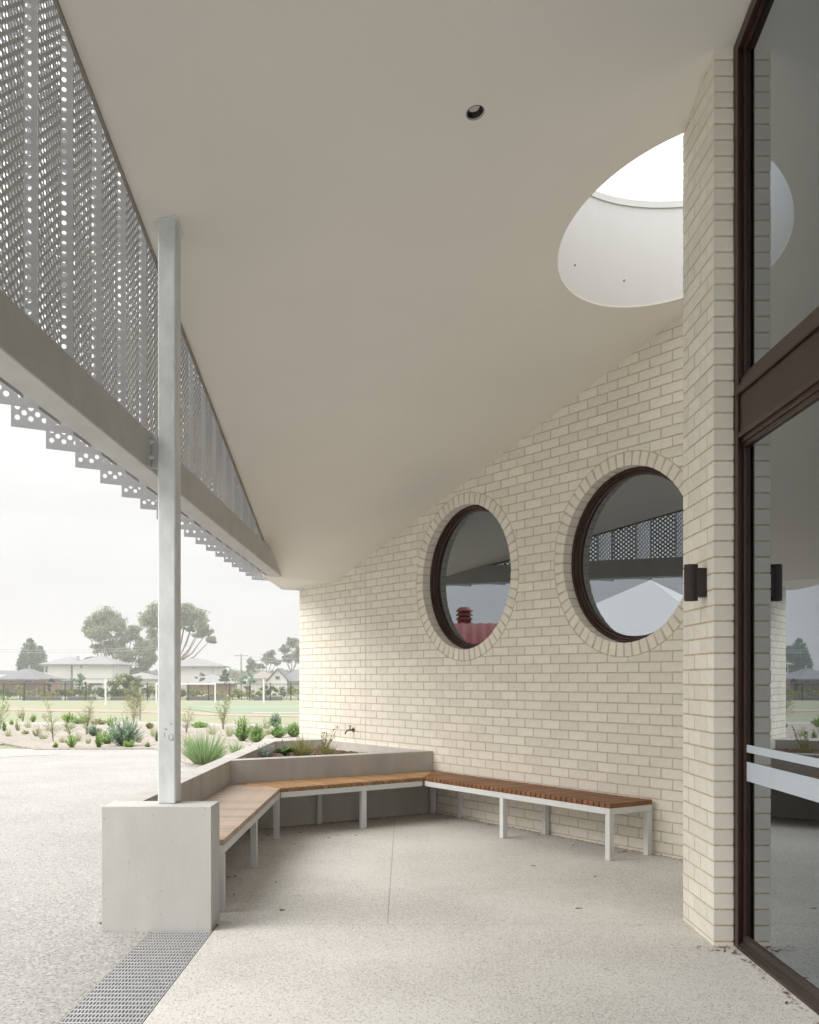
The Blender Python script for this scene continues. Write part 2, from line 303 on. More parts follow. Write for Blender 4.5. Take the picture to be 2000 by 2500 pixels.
# ---- canopy ceiling
CA, CB, CC_ = .1983, -.2347, 5.7435
def cz(x, y): return CA * x + CB * y + CC_
XE = -1.535; YBACK = -6.0; ZS = 2.64
HOLE = (1.94, 6.809, .9073); DL = (.3731, 5.486)
fy = lambda x: (CC_ + CA * x - ZS) / -CB
ceilpoly = [(XE, YBACK), (9, YBACK), (9, fy(9)), (XE, fy(XE))]
fill('ceiling', [ceilpoly, circ(*HOLE, 72), circ(*DL, .046, 28)], cz, M['ceiling'], thick=.012, kind='structure')
fill('soffit', [[(-1.70, fy(-1.70) - .005), (9, fy(9) - .005), (9, 21.2), (-1.70, 13.6)]], lambda x, y: ZS, M['ceiling'], thick=.05, kind='structure')
M['roof'] = mat('roof sheet', (.45, .46, .47), .6, .2, var=.1)
fill('roof', [[(XE - .02, YBACK), (9, YBACK), (9, 21.2), (XE - .02, 13.6)], circ(HOLE[0], HOLE[1], .93, 64)], lambda x, y: max(cz(x, y), ZS + .05) + .36, M['roof'], thick=.02, kind='structure')
M['fascia'] = mat('edge trim', (.30, .275, .24), .6, .2, var=.15)
mb = MB()
mb.add([(XE - .012, YBACK, cz(XE, YBACK) - .018), (XE + .004, YBACK, cz(XE, YBACK) - .018), (XE + .004, 11.2, cz(XE, 11.2) - .018), (XE - .012, 11.2, cz(XE, 11.2) - .018),
        (XE - .012, YBACK, cz(XE, YBACK) + .37), (XE + .004, YBACK, cz(XE, YBACK) + .37), (XE + .004, 11.2, cz(XE, 11.2) + .37), (XE - .012, 11.2, cz(XE, 11.2) + .37)],
       [(0, 3, 2, 1), (4, 5, 6, 7), (0, 1, 5, 4), (1, 2, 6, 5), (2, 3, 7, 6), (3, 0, 4, 7)])
put(mb.build('roof_edge_trim', M['fascia']), 'thin dark metal trim along the sloping edge of the ceiling', 'trim')
# skylight shaft
sk = thing('skylight', 'round white skylight shaft cut through the sloping ceiling', 'skylight', (HOLE[0], HOLE[1], 4.5))
mb = MB(); n = 96; vs = []
for k in range(n):
    a = 2 * math.pi * k / n; x, y = math.cos(a), math.sin(a)
    for r in (HOLE[2] + .001, HOLE[2] + .016):
        X, Y = HOLE[0] + r * x, HOLE[1] + r * y
        vs += [(r * x, r * y, cz(X, Y) + .0005 - 4.5), (r * x, r * y, 5.05 - 4.5)]
fs = []
for k in range(n):
    b, c = 4 * k, 4 * ((k + 1) % n)
    fs += [(b, c, c + 1, b + 1), (b + 2, b + 3, c + 3, c + 2), (b, b + 2, c + 2, c), (b + 1, c + 1, c + 3, b + 3)]
mb.add(vs, fs); mb.build('shaft_lining', M['white'], sk, smooth=False)
mb = MB(); mb.lathe([(.895, .552), (.94, .552), (.94, .60), (.895, .60)], n=72, closed=True); mb.build('curb_ring', M['white'], sk)
dm = bpy.data.materials.new('opal acrylic dome'); dm.use_nodes = True; t = dm.node_tree; t.nodes.remove(t.nodes['Principled BSDF'])
a_ = N(t, 'ShaderNodeBsdfTransparent'); b_ = N(t, 'ShaderNodeBsdfTranslucent'); b_.inputs[0].default_value = (.7, .7, .7, 1); c_ = N(t, 'ShaderNodeMixShader'); c_.inputs[0].default_value = .6
t.links.new(a_.outputs[0], c_.inputs[1]); t.links.new(b_.outputs[0], c_.inputs[2]); t.links.new(c_.outputs[0], t.nodes['Material Output'].inputs[0])
mb = MB(); mb.lathe([(.93, .602), (.85, .70), (.65, .80), (.35, .86), (.001, .88)], n=64); mb.build('dome', dm, sk, smooth=True)
for x, y in ((1300 + 255 / 2.464, 200 + 1103 / 2.464), (1300 + 552 / 2.464, 200 + 1195 / 2.464), (1600 + 1070 / 3.593 - 205, 1970 / 3.593)):
    u, w = ray(x, y); A_ = u * u + 1; B_ = -2 * (u * HOLE[0] + HOLE[1]); C_ = HOLE[0] ** 2 + HOLE[1] ** 2 - HOLE[2] ** 2; D_ = B_ * B_ - 4 * A_ * C_
    if D_ > 0:
        tt = (-B_ + math.sqrt(D_)) / 2 / A_; P = Vector((u * tt, tt, H + w * tt)) - Vector((HOLE[0], HOLE[1], 4.5))
        q = Vector((-P.x, -P.y, 0)).normalized()
        mb = MB(); mb.tube([P - q * .002, P + q * .006], .007, 10); mb.build('screw', M['brass'], sk)
# downlight
dl = thing('downlight', 'small round black recessed downlight in the sloping ceiling', 'downlight', (DL[0], DL[1], cz(*DL)))
ex = Vector((1, 0, CA)).normalized(); ez = Vector((-CA, -CB, 1)).normalized(); ey = ez.cross(ex)
Md = Matrix((ex, ey, ez)).transposed().to_4x4()
mb = MB(); mb.lathe([(.0495, -.002), (.0495, .003), (.045, .004), (.030, .030), (.030, .034), (.051, .005), (.052, -.002)], Md, 40, True); mb.build('trim_cone', M['black'], dl, smooth=True)
M['lens'] = mat('frosted lamp lens', (.75, .73, .70), .3, var=.02)
mb = MB(); mb.lathe([(.0305, .031), (.02, .029), (.001, .028)], Md, 32); mb.build('lens', M['lens'], dl, smooth=True)

# ---- steel beam, post and perforated screen
XB0, XB1, ZB0, ZB1 = -1.49, -1.637, 2.643, 2.862
PX, PY = -1.4463, 5.811
stb = MB(); stb.box(XB1, XB0, -1.5, 12.86, ZB0, ZB1)
put(stb.build('steel_beam', M['beamgalv'], bevel=.008), 'long galvanised steel beam running under the perforated screen', 'beam')
post = thing('steel_post', 'square galvanised steel post standing on the concrete block', 'post', (PX + .051, PY + .072, .707))
def lbox(x0, x1, y0, y1, z0, z1):
    m_ = MB(); o_ = post.location; m_.box(x0 - o_.x, x1 - o_.x, y0 - o_.y, y1 - o_.y, z0 - o_.z, z1 - o_.z); return m_
ztop = cz(PX + .05, PY + .07)
shaft = lbox(PX, PX + .104, PY, PY + .145, .707, ztop + .02).build('shaft', M['galv'], post, bevel=.009)
o_ = post.location
m_ = MB(); x0, x1, y0, y1 = PX - .006, PX + .116, PY - .008, PY + .156
m_.prism([(x0 - o_.x, y0 - o_.y), (x1 - o_.x, y0 - o_.y), (x1 - o_.x, y1 - o_.y), (x0 - o_.x, y1 - o_.y)], lambda x, y: cz(x + o_.x, y + o_.y) - o_.z - .010, lambda x, y: cz(x + o_.x, y + o_.y) - o_.z - .001)
m_.build('cap_plate', M['galv'], post)
lbox(XB0 + .0005, PX - .0005, PY + .004, PY + .014, ZB0 + .01, ZB1 - .005).build('cleat_plate', M['beamgalv'], post)
lbox(XB0 + .0005, XB0 + .008, PY - .075, PY + .0035, ZB0 + .01, ZB1 - .005).build('cleat_plate', M['beamgalv'], post)
for z in (ZB0 + .065, ZB1 - .065):
    m_ = MB(); P = Vector((XB0 + .008, PY - .030, z)) - o_; m_.tube([P, P + Vector((.011, 0, 0))], .014, 6); m_.tube([P + Vector((.0105, 0, 0)), P + Vector((.022, 0, 0))], .008, 8); m_.build('bolt', M['galv'], post)
# marker scribble on the post face
def scr(pts, w=.0016):
    m_ = MB(); pp = [at_y(380 + x / 4.54, 1450 + y / 4.54, PY - .0012) - o_ for x, y in pts]
    for a, b in zip(pp[:-1], pp[1:]): m_.bar(a, b, w, .0012, up=Vector((0, 1, 0)))
    return m_.build('scribble', M['graf'], post)
scr([(150, 1560), (145, 1590), (152, 1618), (170, 1628), (188, 1618), (196, 1590), (190, 1562), (176, 1550), (166, 1556)]); scr([(176, 1600), (190, 1618), (205, 1612)])
scr([(92, 1536), (102, 1560), (96, 1585)]); scr([(100, 1490), (112, 1506), (130, 1496)], .0024); scr([(155, 1428), (165, 1440), (172, 1450)], .002); scr([(182, 1440), (190, 1448)], .002)
# perforated screen: each folded panel is one thing
XIN, XOUT, PER, A0, ZSB = -1.652, -1.897, .4655, 4.800, 2.640
CW, CHH, HR = .0312, .0505, .0130
RETY = .33 * PER; PANY = .635 * PER
def perf_strip(mb, p0, p1, z0, z1f, m0=.006, m1=.006):
    p0, p1 = Vector(p0), Vector(p1); L = (p1 - p0).length; d = (p1 - p0) / L; nc = round((L - m0 - m1) / CW); mg = m0; m1 = L - nc * CW - m0
    def pt(s, z): return (p0.x + d.x * s, p0.y + d.y * s, z)
    def quad(s0, s1, a0, a1, b0, b1): mb.add([pt(s0, a0), pt(s1, a1), pt(s1, b1), pt(s0, b0)], [(0, 1, 2, 3)])
    zt = z1f
    quad(0, mg, z0, z0, zt, zt); quad(L - m1, L, z0, z0, zt, zt)
    nseg = 12; ca = [(math.cos(2 * math.pi * (k + .5) / nseg), math.sin(2 * math.pi * (k + .5) / nseg)) for k in range(nseg)]
    sq = []
    for c, s_ in ca:
        tt = min(CW / 2 / max(abs(c), 1e-6), CHH / 2 / max(abs(s_), 1e-6)); sq.append((c * tt, s_ * tt))
    # push the ray hits nearest the corners onto the corners so that cells join without gaps
    for sx_, sy_ in ((1, 1), (-1, 1), (-1, -1), (1, -1)):
        k = min(range(nseg), key=lambda i: (sq[i][0] - sx_ * CW / 2) ** 2 + (sq[i][1] - sy_ * CHH / 2) ** 2); sq[k] = (sx_ * CW / 2, sy_ * CHH / 2)
    for i in range(nc):
        s0 = mg + i * CW; zz = z0 + .036 - (CHH / 2 if i % 2 == 0 else 0) + .012
        quad(s0, s0 + CW, z0, z0, zz, zz)
        while zz + CHH < zt:
            cx_, cz_ = s0 + CW / 2, zz + CHH / 2
            vs = [pt(cx_ + a, cz_ + b) for a, b in sq] + [pt(cx_ + c * HR, cz_ + s_ * HR) for c, s_ in ca]
            mb.add(vs, [(k, (k + 1) % nseg, nseg + (k + 1) % nseg, nseg + k) for k in range(nseg)])
            zz += CHH
        if zz < zt: quad(s0, s0 + CW, zz, zz, zt, zt)
for j in range(-8, 17):
    y0 = A0 + j * PER
    if y0 + PER > 12.9: break
    zt = max(H + (cz(XE, y0 / 1.24) - H) * 1.25 + .15, ZSB + .26)
    o = thing('screen_panel', 'folded grey perforated metal panel of the screen above the steel beam', 'screen panel', (XIN, y0, ZSB), group='folded perforated panels along the canopy edge')
    mb = MB(); perf_strip(mb, (XOUT - XIN, 0), (-.001, RETY), 0, zt - ZSB, .014, .026)
    r_ = link('return_sheet', mb.quick('return_sheet'), M['perf'], o)
    mb = MB(); perf_strip(mb, (0, RETY + .001), (0, RETY + PANY), 0, zt - ZSB)
    p_ = link('face_sheet', mb.quick('face_sheet'), M['perf'], o)
    for q in (r_, p_):
        so_ = q.modifiers.new('sheet', 'SOLIDIFY'); so_.thickness = .0015; so_.offset = 0

# ---- brick wall
WX, WY, TH = -1.4297, 13.2985, .9779
wt = Vector((math.cos(TH), -math.sin(TH), 0)); wn = Vector((math.sin(TH), math.cos(TH), 0))      # along the wall, and into the wall
WM = Matrix((wt, wn, Vector((0, 0, 1)))).transposed().to_4x4(); WM.translation = Vector((WX, WY, 0))
wall = thing('brick_wall', 'long cream brick wall with two round windows', 'wall'); wall.matrix_world = WM
ZB, CRS, BL = .021, .086, .24
WIN = [(3.607, 2.478), (5.835, 2.479)]; RO, RI = .8635, .745
def wz(s): return cz(WX + wt.x * s, WY + wt.y * s)       # ceiling height along the wall
def brickmesh(poly, depth=.10, ch=.0025):
    """poly: (s, z) outline of the face, counter-clockwise seen from outside; chamfered face at depth 0, body behind"""
    n = len(poly); c0 = sum(p[0] for p in poly) / n; c1 = sum(p[1] for p in poly) / n
    ins = []
    for p in poly:
        d = math.hypot(p[0] - c0, p[1] - c1) or 1e-6; k = max(0, 1 - ch * 1.4 / d); ins.append((c0 + (p[0] - c0) * k, c1 + (p[1] - c1) * k))
    mb = MB(); vs = [(p[0], 0, p[1]) for p in ins] + [(p[0], ch, p[1]) for p in poly] + [(p[0], depth, p[1]) for p in poly]
    mb.add(vs, [tuple(range(n))] + [(i, n + i, n + (i + 1) % n, (i + 1) % n) for i in range(n)] + [(n + i, 2 * n + i, 2 * n + (i + 1) % n, n + (i + 1) % n) for i in range(n)])
    return mb
J = .005
full = {}
def rect_mesh(L, tag):
    if (L, tag) not in full:
        me = brickmesh([(0, 0), (L - 2 * J, 0), (L - 2 * J, CRS - 2 * J), (0, CRS - 2 * J)]).mesh('brick'); me.materials.append(M['brick']); full[(L, tag)] = me
    return full[(L, tag)]
def cut_disc(s0, s1, z0, z1, cs, c_z):
    """rectangle minus the ring's disc, as a list of thin convex quads merged into one outline"""
    r = RO + .004; ds, dz = (s0 + s1) / 2 - cs, (z0 + z1) / 2 - c_z
    A, B = [], []
    if abs(dz) > abs(ds):
        K = 10
        for k in range(K + 1):
            s = s0 + (s1 - s0) * k / K; w2 = r * r - (s - cs) ** 2; h = math.sqrt(w2) if w2 > 0 else 0
            lo, hi = z0, z1
            if w2 > 0:
                if dz > 0: lo = min(max(z0, c_z + h), z1)
                else: hi = max(min(z1, c_z - h), z0)
            A.append((s, lo)); B.append((s, hi))
    else:
        K = 6
        for k in range(K + 1):
            z = z0 + (z1 - z0) * k / K; w2 = r * r - (z - c_z) ** 2; h = math.sqrt(w2) if w2 > 0 else 0
            lo, hi = s0, s1
            if w2 > 0:
                if ds > 0: lo = min(max(s0, cs + h), s1)
                else: hi = max(min(s1, cs - h), s0)
            A.append((hi, z)); B.append((lo, z))
    # drop the stretches where nothing is left
    keep = [k for k in range(len(A)) if math.hypot(A[k][0] - B[k][0], A[k][1] - B[k][1]) > .004]
    if len(keep) < 2: return None
    A = [A[k] for k in keep]; B = [B[k] for k in keep]
    return A + B[::-1]
bricks = []
row = 0; z = ZB - CRS
while z < 4.75:
    z0, z1 = max(z + J, -.06), z + CRS - J
    off = 0 if row % 2 == 0 else BL / 2
    s = 0.0; segs = []
    if off: segs.append((0, .12)); s = .12
    while s < 8.5: segs.append((s, s + BL)); s += BL
    out = []
    for a, b in segs:
        if a < 1.68 < b - 1e-6 and abs(a - 1.68) > 1e-6: out += [(a, 1.68), (1.68, b)]
        else: out.append((a, b))
    for a, b in out:
        a_, b_ = a + J, b - J
        if a == 0: a_ = 0
        if max(wz(a_), wz(b_), ZS) < z0 + .003: continue
        poly = None; base = [(a_, z0), (b_, z0), (b_, z1), (a_, z1)]; cutp = False; dead = False
        for cs, c_z in WIN:
            far = max(math.hypot(p[0] - cs, p[1] - c_z) for p in base)
            ns = min(max(cs, a_), b_); nz_ = min(max(c_z, z0), z1); near = math.hypot(ns - cs, nz_ - c_z)
            if far < RO + .006: dead = True
            elif near < RO + .004: poly = cut_disc(a_, b_, z0, z1, cs, c_z); cutp = True; dead = poly is None
            if dead or cutp: break
        if dead: continue
        bricks.append((a_, b_, z0, z1, poly))
    z += CRS; row += 1
def seen(b): return b[1] < 6.62 and b[3] > -.0 and b[2] < max(wz(b[0]), ZS)
order = sorted([b for b in bricks if seen(b)], key=lambda b: -b[0])
solo = set(id(b) for b in order[:298])
rest = MB()
for b in bricks:
    a_, b_, z0, z1, poly = b; jit = random.uniform(-.0015, .0015)
    if id(b) in solo:
        if poly is None:
            L = round(b_ - a_ + 2 * J, 4); hh = z1 - z0
            if abs(hh - (CRS - 2 * J)) < 1e-4: o = link('brick', rect_mesh(L, 0), M['brick'], wall); o.location = (a_, jit, z0)
            else: o = brickmesh([(a_, z0), (b_, z0), (b_, z1), (a_, z1)]).build('brick', M['brick'], wall); o.location = (0, jit, 0)
        else: o = brickmesh(poly, ch=.0012).build('brick', M['brick'], wall); o.location = (0, jit, 0)
    else:
        q = brickmesh(poly or [(a_, z0), (b_, z0), (b_, z1), (a_, z1)], ch=.0025 if poly is None else .0012)
        rest.add([(v[0], v[1] + jit, v[2]) for v in q.v], q.f)
rest.build('small_bricks', M['brick'], wall, kind='stuff')
# round window rings: header bricks set on edge
NR = 56; wbr = .0725
rb = MB(); rb.add([(-wbr / 2, 0, RI), (wbr / 2, 0, RI), (wbr / 2, 0, RO - .006), (-wbr / 2, 0, RO - .006), (-wbr / 2, .11, RI), (wbr / 2, .11, RI), (wbr / 2, .11, RO - .006), (-wbr / 2, .11, RO - .006)],
                 [(0, 1, 2, 3), (4, 7, 6, 5), (0, 4, 5, 1), (1, 5, 6, 2), (2, 6, 7, 3), (3, 7, 4, 0)])
rbm = rb.mesh('ring_brick'); rbm.materials.append(M['brick'])
for cs, c_z in WIN:
    for k in range(NR):
        o = link('ring_brick', rbm, None, wall); o.location = (cs, random.uniform(-.0015, .0012), c_z); o.rotation_euler = (0, 2 * math.pi * (k + .5) / NR, 0)
# mortar body with the two round openings
bm = bmesh.new(); edges = []
def loop(pts):
    vs = [bm.verts.new((x, 0, z)) for x, z in pts]; return [bm.edges.new((vs[i], vs[(i + 1) % len(vs)])) for i in range(len(vs))]
edges += loop([(.004, -.05), (8.6, -.05), (8.6, wz(8.6) + .02), (.99, ZS + .03), (.004, ZS + .03)])
for cs, c_z in WIN: edges += loop(circ(cs, c_z, RI + .006, 72))
bmesh.ops.triangle_fill(bm, use_beauty=True, edges=edges)
r = bmesh.ops.extrude_face_region(bm, geom=list(bm.faces)); ups = set(g for g in r['geom'] if isinstance(g, bmesh.types.BMVert))
for v in bm.verts: v.co.y = .22 if v in ups else .0035
bmesh.ops.recalc_face_normals(bm, faces=bm.faces); me = bpy.data.meshes.new('mortar'); bm.to_mesh(me); bm.free()
link('mortar', me, M['mortar'], wall)
# round windows
for i, (cs, c_z) in enumerate(WIN):
    P = WM @ Vector((cs, 0, c_z))
    w = thing('round_window', ['round dark brown window mirroring a red roof and vent', 'round dark brown window mirroring a white marquee, beside the pier'][i], 'window')
    w.matrix_world = Matrix.Translation(P) @ WM.to_3x3().to_4x4() @ Matrix.Rotation(R(-90), 4, 'X')      # local z points into the wall
    mb = MB(); mb.lathe([(.744, .112), (.744, .098), (.738, .093), (.722, .093), (.718, .097), (.718, .118), (.714, .122), (.700, .122), (.697, .126), (.697, .150), (.690, .153), (.684, .155), (.684, .18), (.744, .18)], n=96, closed=True)
    mb.build('frame', M['frame'], w, smooth=False)
    mb = MB(); mb.lathe([(.001, .158), (.690, .158), (.690, .164), (.001, .164)], n=96); mb.build('pane', M['glass'], w)

# ---- brick pier
pier = thing('brick_pier', 'narrow cream brick pier end carrying the cylindrical wall lamp', 'pier', (1.6458, 5.378, 0), .0074)
PD = .584
pm = {}
def pbrick(L, h):
    if (L, h) not in pm:
        mb = MB(); mb.box(0, .106, 0, L, 0, h); me = mb.mesh('brick'); me.materials.append(M['brick']); pm[(L, h)] = me
    return pm[(L, h)]
z = ZB - CRS; row = 0
while z < 4.9:
    z0 = max(z + J, -.05); h = round(z + CRS - J - z0, 4)
    for a, L in (((0, .235), (.2425, .225), (.4755, .1085)) if row % 2 else ((0, .112), (.1215, .227), (.357, .227))):
        if cz(1.65, 5.378 + a) < z0: continue
        zt = min(z0 + h, cz(1.6458, 5.378 + a + L) - .001)
        if zt < z0 + h - .002 and zt - z0 > .01:
            mb = MB(); mb.prism([(0, 0), (.106, 0), (.106, L), (0, L)], 0, lambda x, y: min(h, cz(1.6458 + x, 5.378 + a + y) - .0005 - z0)); me = mb.mesh('brick')
        elif zt <= z0 + .01: continue
        else: me = pbrick(L, h)
        o = link('brick', me, M['brick'], pier); o.location = (random.uniform(-.0012, .0012), a + random.uniform(-.001, .001) * (a == 0), z0)
    z += CRS; row += 1
mb = MB(); mb.prism([(.004, .004), (.101, .004), (.101, PD - .004), (.004, PD - .004)], -.05, lambda x, y: cz(1.6458 + x, 5.378 + y) - .0008); mb.build('mortar', M['mortar'], pier)
# hidden return wall behind the pier that closes the building
mb = MB(); mb.prism([(1.7525, 5.80), (3.7, 5.80), (3.7, 5.889), (1.7525, 5.889)], -.05, lambda x, y: cz(x, y) - .001)
put(mb.build('return_wall', M['brick']), 'cream brick return wall behind the pier', 'wall')
# wall lamp
lp = thing('wall_lamp', 'cylindrical dark up and down wall lamp on the brick pier', 'lamp', (1.645, 5.53, 1.93))
mb = MB(); Zc = lambda y: H + (YH - y) / F * 5.53
z0, z1 = Zc(1467) - 1.93, Zc(1378.8) - 1.93; cxl = (1687.4 - CX) / F * 5.53 - 1.645
M_l = Matrix.Translation((cxl, 0, 0))
mb.lathe([(.030, z0 + .02), (.030, z0), (.0375, z0), (.0375, z0 + .016), (.0368, z0 + .017), (.0368, z0 + .019), (.0375, z0 + .02), (.0375, z1 - .02), (.0368, z1 - .019), (.0368, z1 - .017), (.0375, z1 - .016), (.0375, z1), (.030, z1), (.030, z1 - .02)], M_l, 40)
mb.build('cylinder', M['lamp'], lp, smooth=False)
mb = MB(); mb.lathe([(.001, z0 + .018), (.031, z0 + .018)], M_l, 32); mb.lathe([(.001, z1 - .018), (.031, z1 - .018)], M_l, 32); mb.build('lens', M['lens'], lp)
za, zb = Zc(1458.5) - 1.93, Zc(1387.6) - 1.93
mb = MB(); mb.box(cxl + .02, -.0005, -.034, .034, za, zb); mb.build('mount_box', M['lamp'], lp, bevel=.004)

# ---- glazed wall on the right
XG = 1.7985; Y0G, Y1G = -5.9, 5.372
gw = thing('glazed_wall', 'tall dark brown framed glass wall beside the brick pier', 'glass wall', (XG, 0, 0))
ox = lambda x: x - XG
def gbox(name, x0, x1, y0, y1, z0, z1, m='frame', zt=None, bevel=.002):
    mb = MB(); mb.prism([(ox(x0), y0), (ox(x1), y0), (ox(x1), y1), (ox(x0), y1)], z0, z1); return mb.build(name, M[m], gw, bevel=bevel)
topz = lambda d: (lambda x, y: cz(x + XG, y) - d)
gbox('jamb', 1.7535, 1.7625, 5.318, Y1G, .0, topz(.004))
gbox('jamb', 1.763, 1.90, 5.340, Y1G, .0, topz(.004))
gbox('glazing_bead', 1.7845, 1.7985, 5.302, 5.3395, .05, topz(.09))
gbox('glazing_bead', 1.8065, 1.822, 5.302, 5.3395, .05, topz(.09))
gbox('head', 1.7535, 1.90, Y0G, 5.3175, topz(.075), topz(.004))
gbox('glazing_bead', 1.778, 1.7975, Y0G, 5.3015, topz(.105), topz(.0755))
# sill profile: stepped, rising to the glass
sill = MB(); prof = [(1.750, 0.001), (1.750, .018), (1.757, .021), (1.768, .026), (1.7685, .030), (1.780, .036), (1.7805, .052), (1.7835, .066), (1.7975, .074), (1.7975, .05), (1.91, .05), (1.91, .001)]
n = len(prof); sill.add([(ox(x), Y0G, z) for x, z in prof] + [(ox(x), 5.3175, z) for x, z in prof], [(i, (i + 1) % n, n + (i + 1) % n, n + i) for i in range(n)] + [tuple(range(n)), tuple(range(2 * n - 1, n - 1, -1))])
M['sill'] = mat('dusty brown sill', (.075, .055, .048), .5, .3, var=.5, nscale=10, stretch=(1, .15, 1))
sill.build('sill', M['sill'], gw)
gbox('spandrel', 1.764, 1.90, Y0G, 5.3395, 2.738, 2.945, 'spandrel')
gbox('upper_sill', 1.752, 1.80, Y0G, 5.3395, 2.9455, 2.985); gbox('upper_sill', 1.766, 1.80, Y0G, 5.3395, 2.9855, 3.018); gbox('glazing_bead', 1.780, 1.7975, Y0G, 5.3015, 3.0185, 3.045)
gbox('drip_edge', 1.7505, 1.757, Y0G, 5.3395, 2.934, 2.9452, 'sill', bevel=0)
gbox('lower_head', 1.756, 1.80, Y0G, 5.3395, 2.708, 2.7375); gbox('lower_head', 1.772, 1.80, Y0G, 5.3395, 2.680, 2.7078); gbox('glazing_bead', 1.781, 1.7975, Y0G, 5.3015, 2.657, 2.6798)
gbox('pane', XG, XG + .008, Y0G + .01, 5.330, .052, 2.70, 'glass2', bevel=0)
mb = MB(); mb.prism([(0, Y0G + .01), (.008, Y0G + .01), (.008, 5.330), (0, 5.330)], 2.99, topz(.02)); mb.build('pane', M['glass2'], gw)
for a, b in ((1.043, 1.083), (.891, .993)): gbox('frosted_band', XG - .0022, XG - .0010, Y0G + .02, 5.302, a, b, 'band', bevel=0)
# room behind the glass and the round windows, closed on all sides
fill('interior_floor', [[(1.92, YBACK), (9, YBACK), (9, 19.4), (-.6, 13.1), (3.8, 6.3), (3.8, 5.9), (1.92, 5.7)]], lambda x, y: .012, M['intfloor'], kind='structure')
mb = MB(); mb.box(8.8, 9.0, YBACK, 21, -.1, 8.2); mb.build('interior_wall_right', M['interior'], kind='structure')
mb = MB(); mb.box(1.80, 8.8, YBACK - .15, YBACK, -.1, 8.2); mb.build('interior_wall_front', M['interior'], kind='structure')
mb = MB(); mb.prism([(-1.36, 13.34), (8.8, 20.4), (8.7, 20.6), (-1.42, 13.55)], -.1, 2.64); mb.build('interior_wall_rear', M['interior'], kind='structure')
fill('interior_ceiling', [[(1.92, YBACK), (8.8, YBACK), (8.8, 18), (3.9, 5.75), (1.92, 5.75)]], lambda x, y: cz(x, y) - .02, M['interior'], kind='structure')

# ---- concrete block, planter and bench
blk = MB(); blk.box(-1.7353, -1.1112, 5.69, 5.945, -.02, .707)
put(blk.build('concrete_block', M['concrete'], bevel=.004), 'square grey concrete block at the foot of the steel post', 'block')
pl = thing('concrete_planter', 'long low concrete planter wall backing the bench', 'planter', (-1.66, 9.4, 0))
def lp_(pts): return [(x + 1.66, y - 9.4) for x, y in pts]
JN = (-1.655, 9.40); EN = (WX + wt.x * 3.062 - wn.x * .001, WY + wt.y * 3.062 - wn.y * .001)
fdir = Vector((EN[0] - JN[0], EN[1] - JN[1], 0)).normalized(); fper = Vector((-fdir.y, fdir.x, 0))
mb = MB(); mb.prism(lp_([(-1.812, 5.9455), (-1.657, 5.9455), (-1.655, 9.40), (-1.645, 9.62), (-1.618, 12.305), (-1.80, 12.86)]), -.02, .665); mb.build('side_wall', M['concrete2'], pl, bevel=.003)
mid = (JN[0] + fdir.x * 1.0 - fper.x * .028, JN[1] + fdir.y * 1.0 - fper.y * .028)
IN2 = (JN[0] + .008 + fper.x * .17, JN[1] + fper.y * .17)
mb = MB(); mb.prism(lp_([(JN[0] + .0015, JN[1]), mid, EN, (EN[0] - wt.x * .17, EN[1] - wt.y * .17), (mid[0] + fper.x * .17, mid[1] + fper.y * .17), (JN[0] + .012, JN[1] + .20)]), -.02, lambda x, y: .6645 - .004 * max(0, x)); mb.build('front_wall', M['concrete2'], pl, bevel=.003)
B1 = (WX + wt.x * .72 - wn.x * .001, WY + wt.y * .72 - wn.y * .001); B0 = (WX + wt.x * .25 - wn.x * .001, WY + wt.y * .25 - wn.y * .001)
mb = MB(); mb.prism(lp_([(-1.6165, 12.305), B1, B0, (-1.7985, 12.865)]), -.02, .6640); mb.build('back_wall', M['concrete2'], pl, bevel=.003)
u0 = Vector((WX, WY, 0)) + wt * .73; u1 = Vector((WX, WY, 0)) + wt * 2.88
mb = MB(); mb.prism(lp_([(u0.x - wn.x * .045, u0.y - wn.y * .045), (u1.x - wn.x * .045, u1.y - wn.y * .045), (u1.x - wn.x * .001, u1.y - wn.y * .001), (u0.x - wn.x * .001, u0.y - wn.y * .001)]), .3, .655)
M['concrete3'] = mat('pale cast concrete', (.58, .55, .50), .85, var=.14, nscale=4, bump=.1, bscale=40)
mb.build('upstand', M['concrete3'], pl)
mb = MB(); mb.prism(lp_([(-1.62, 9.7), (mid[0], mid[1] + .25), (u1.x - wn.x * .05, u1.y - wn.y * .05), (u0.x - wn.x * .05, u0.y - wn.y * .05), (-1.60, 12.3)]), .2, .55); soil = mb.build('soil', M['soil'], pl)
# chips of bark on the soil
M['bark'] = mat('bark chips', (.30, .19, .12), .9, var=.5, nscale=20, rand=.45)
mb = MB()
def inplanter():
    while True:
        s_ = random.uniform(.8, 2.9); d_ = random.uniform(.06, 1.3); p = Vector((WX, WY, 0)) + wt * s_ - wn * d_
        q = Vector((p.x - JN[0], p.y - JN[1], 0))
        if p.x > -1.58 and q.dot(fper) > .2: return p
for _ in range(1500):
    p = inplanter(); a = random.uniform(0, 6.28); L = random.uniform(.008, .028); wq = L * .4; tz = random.uniform(-.4, .6)
    d = Vector((math.cos(a), math.sin(a), tz)) * L; e = Vector((-math.sin(a), math.cos(a), random.uniform(-.4, .4))) * wq
    c = Vector((p.x + 1.66, p.y - 9.4, .553 + random.uniform(0, .012)))
    mb.add([c - d, c + e, c + d, c - e + Vector((0, 0, .003))], [(0, 1, 2), (0, 2, 3)])
link('bark_mulch', mb.quick('bark_mulch'), M['bark'], pl, 'stuff')

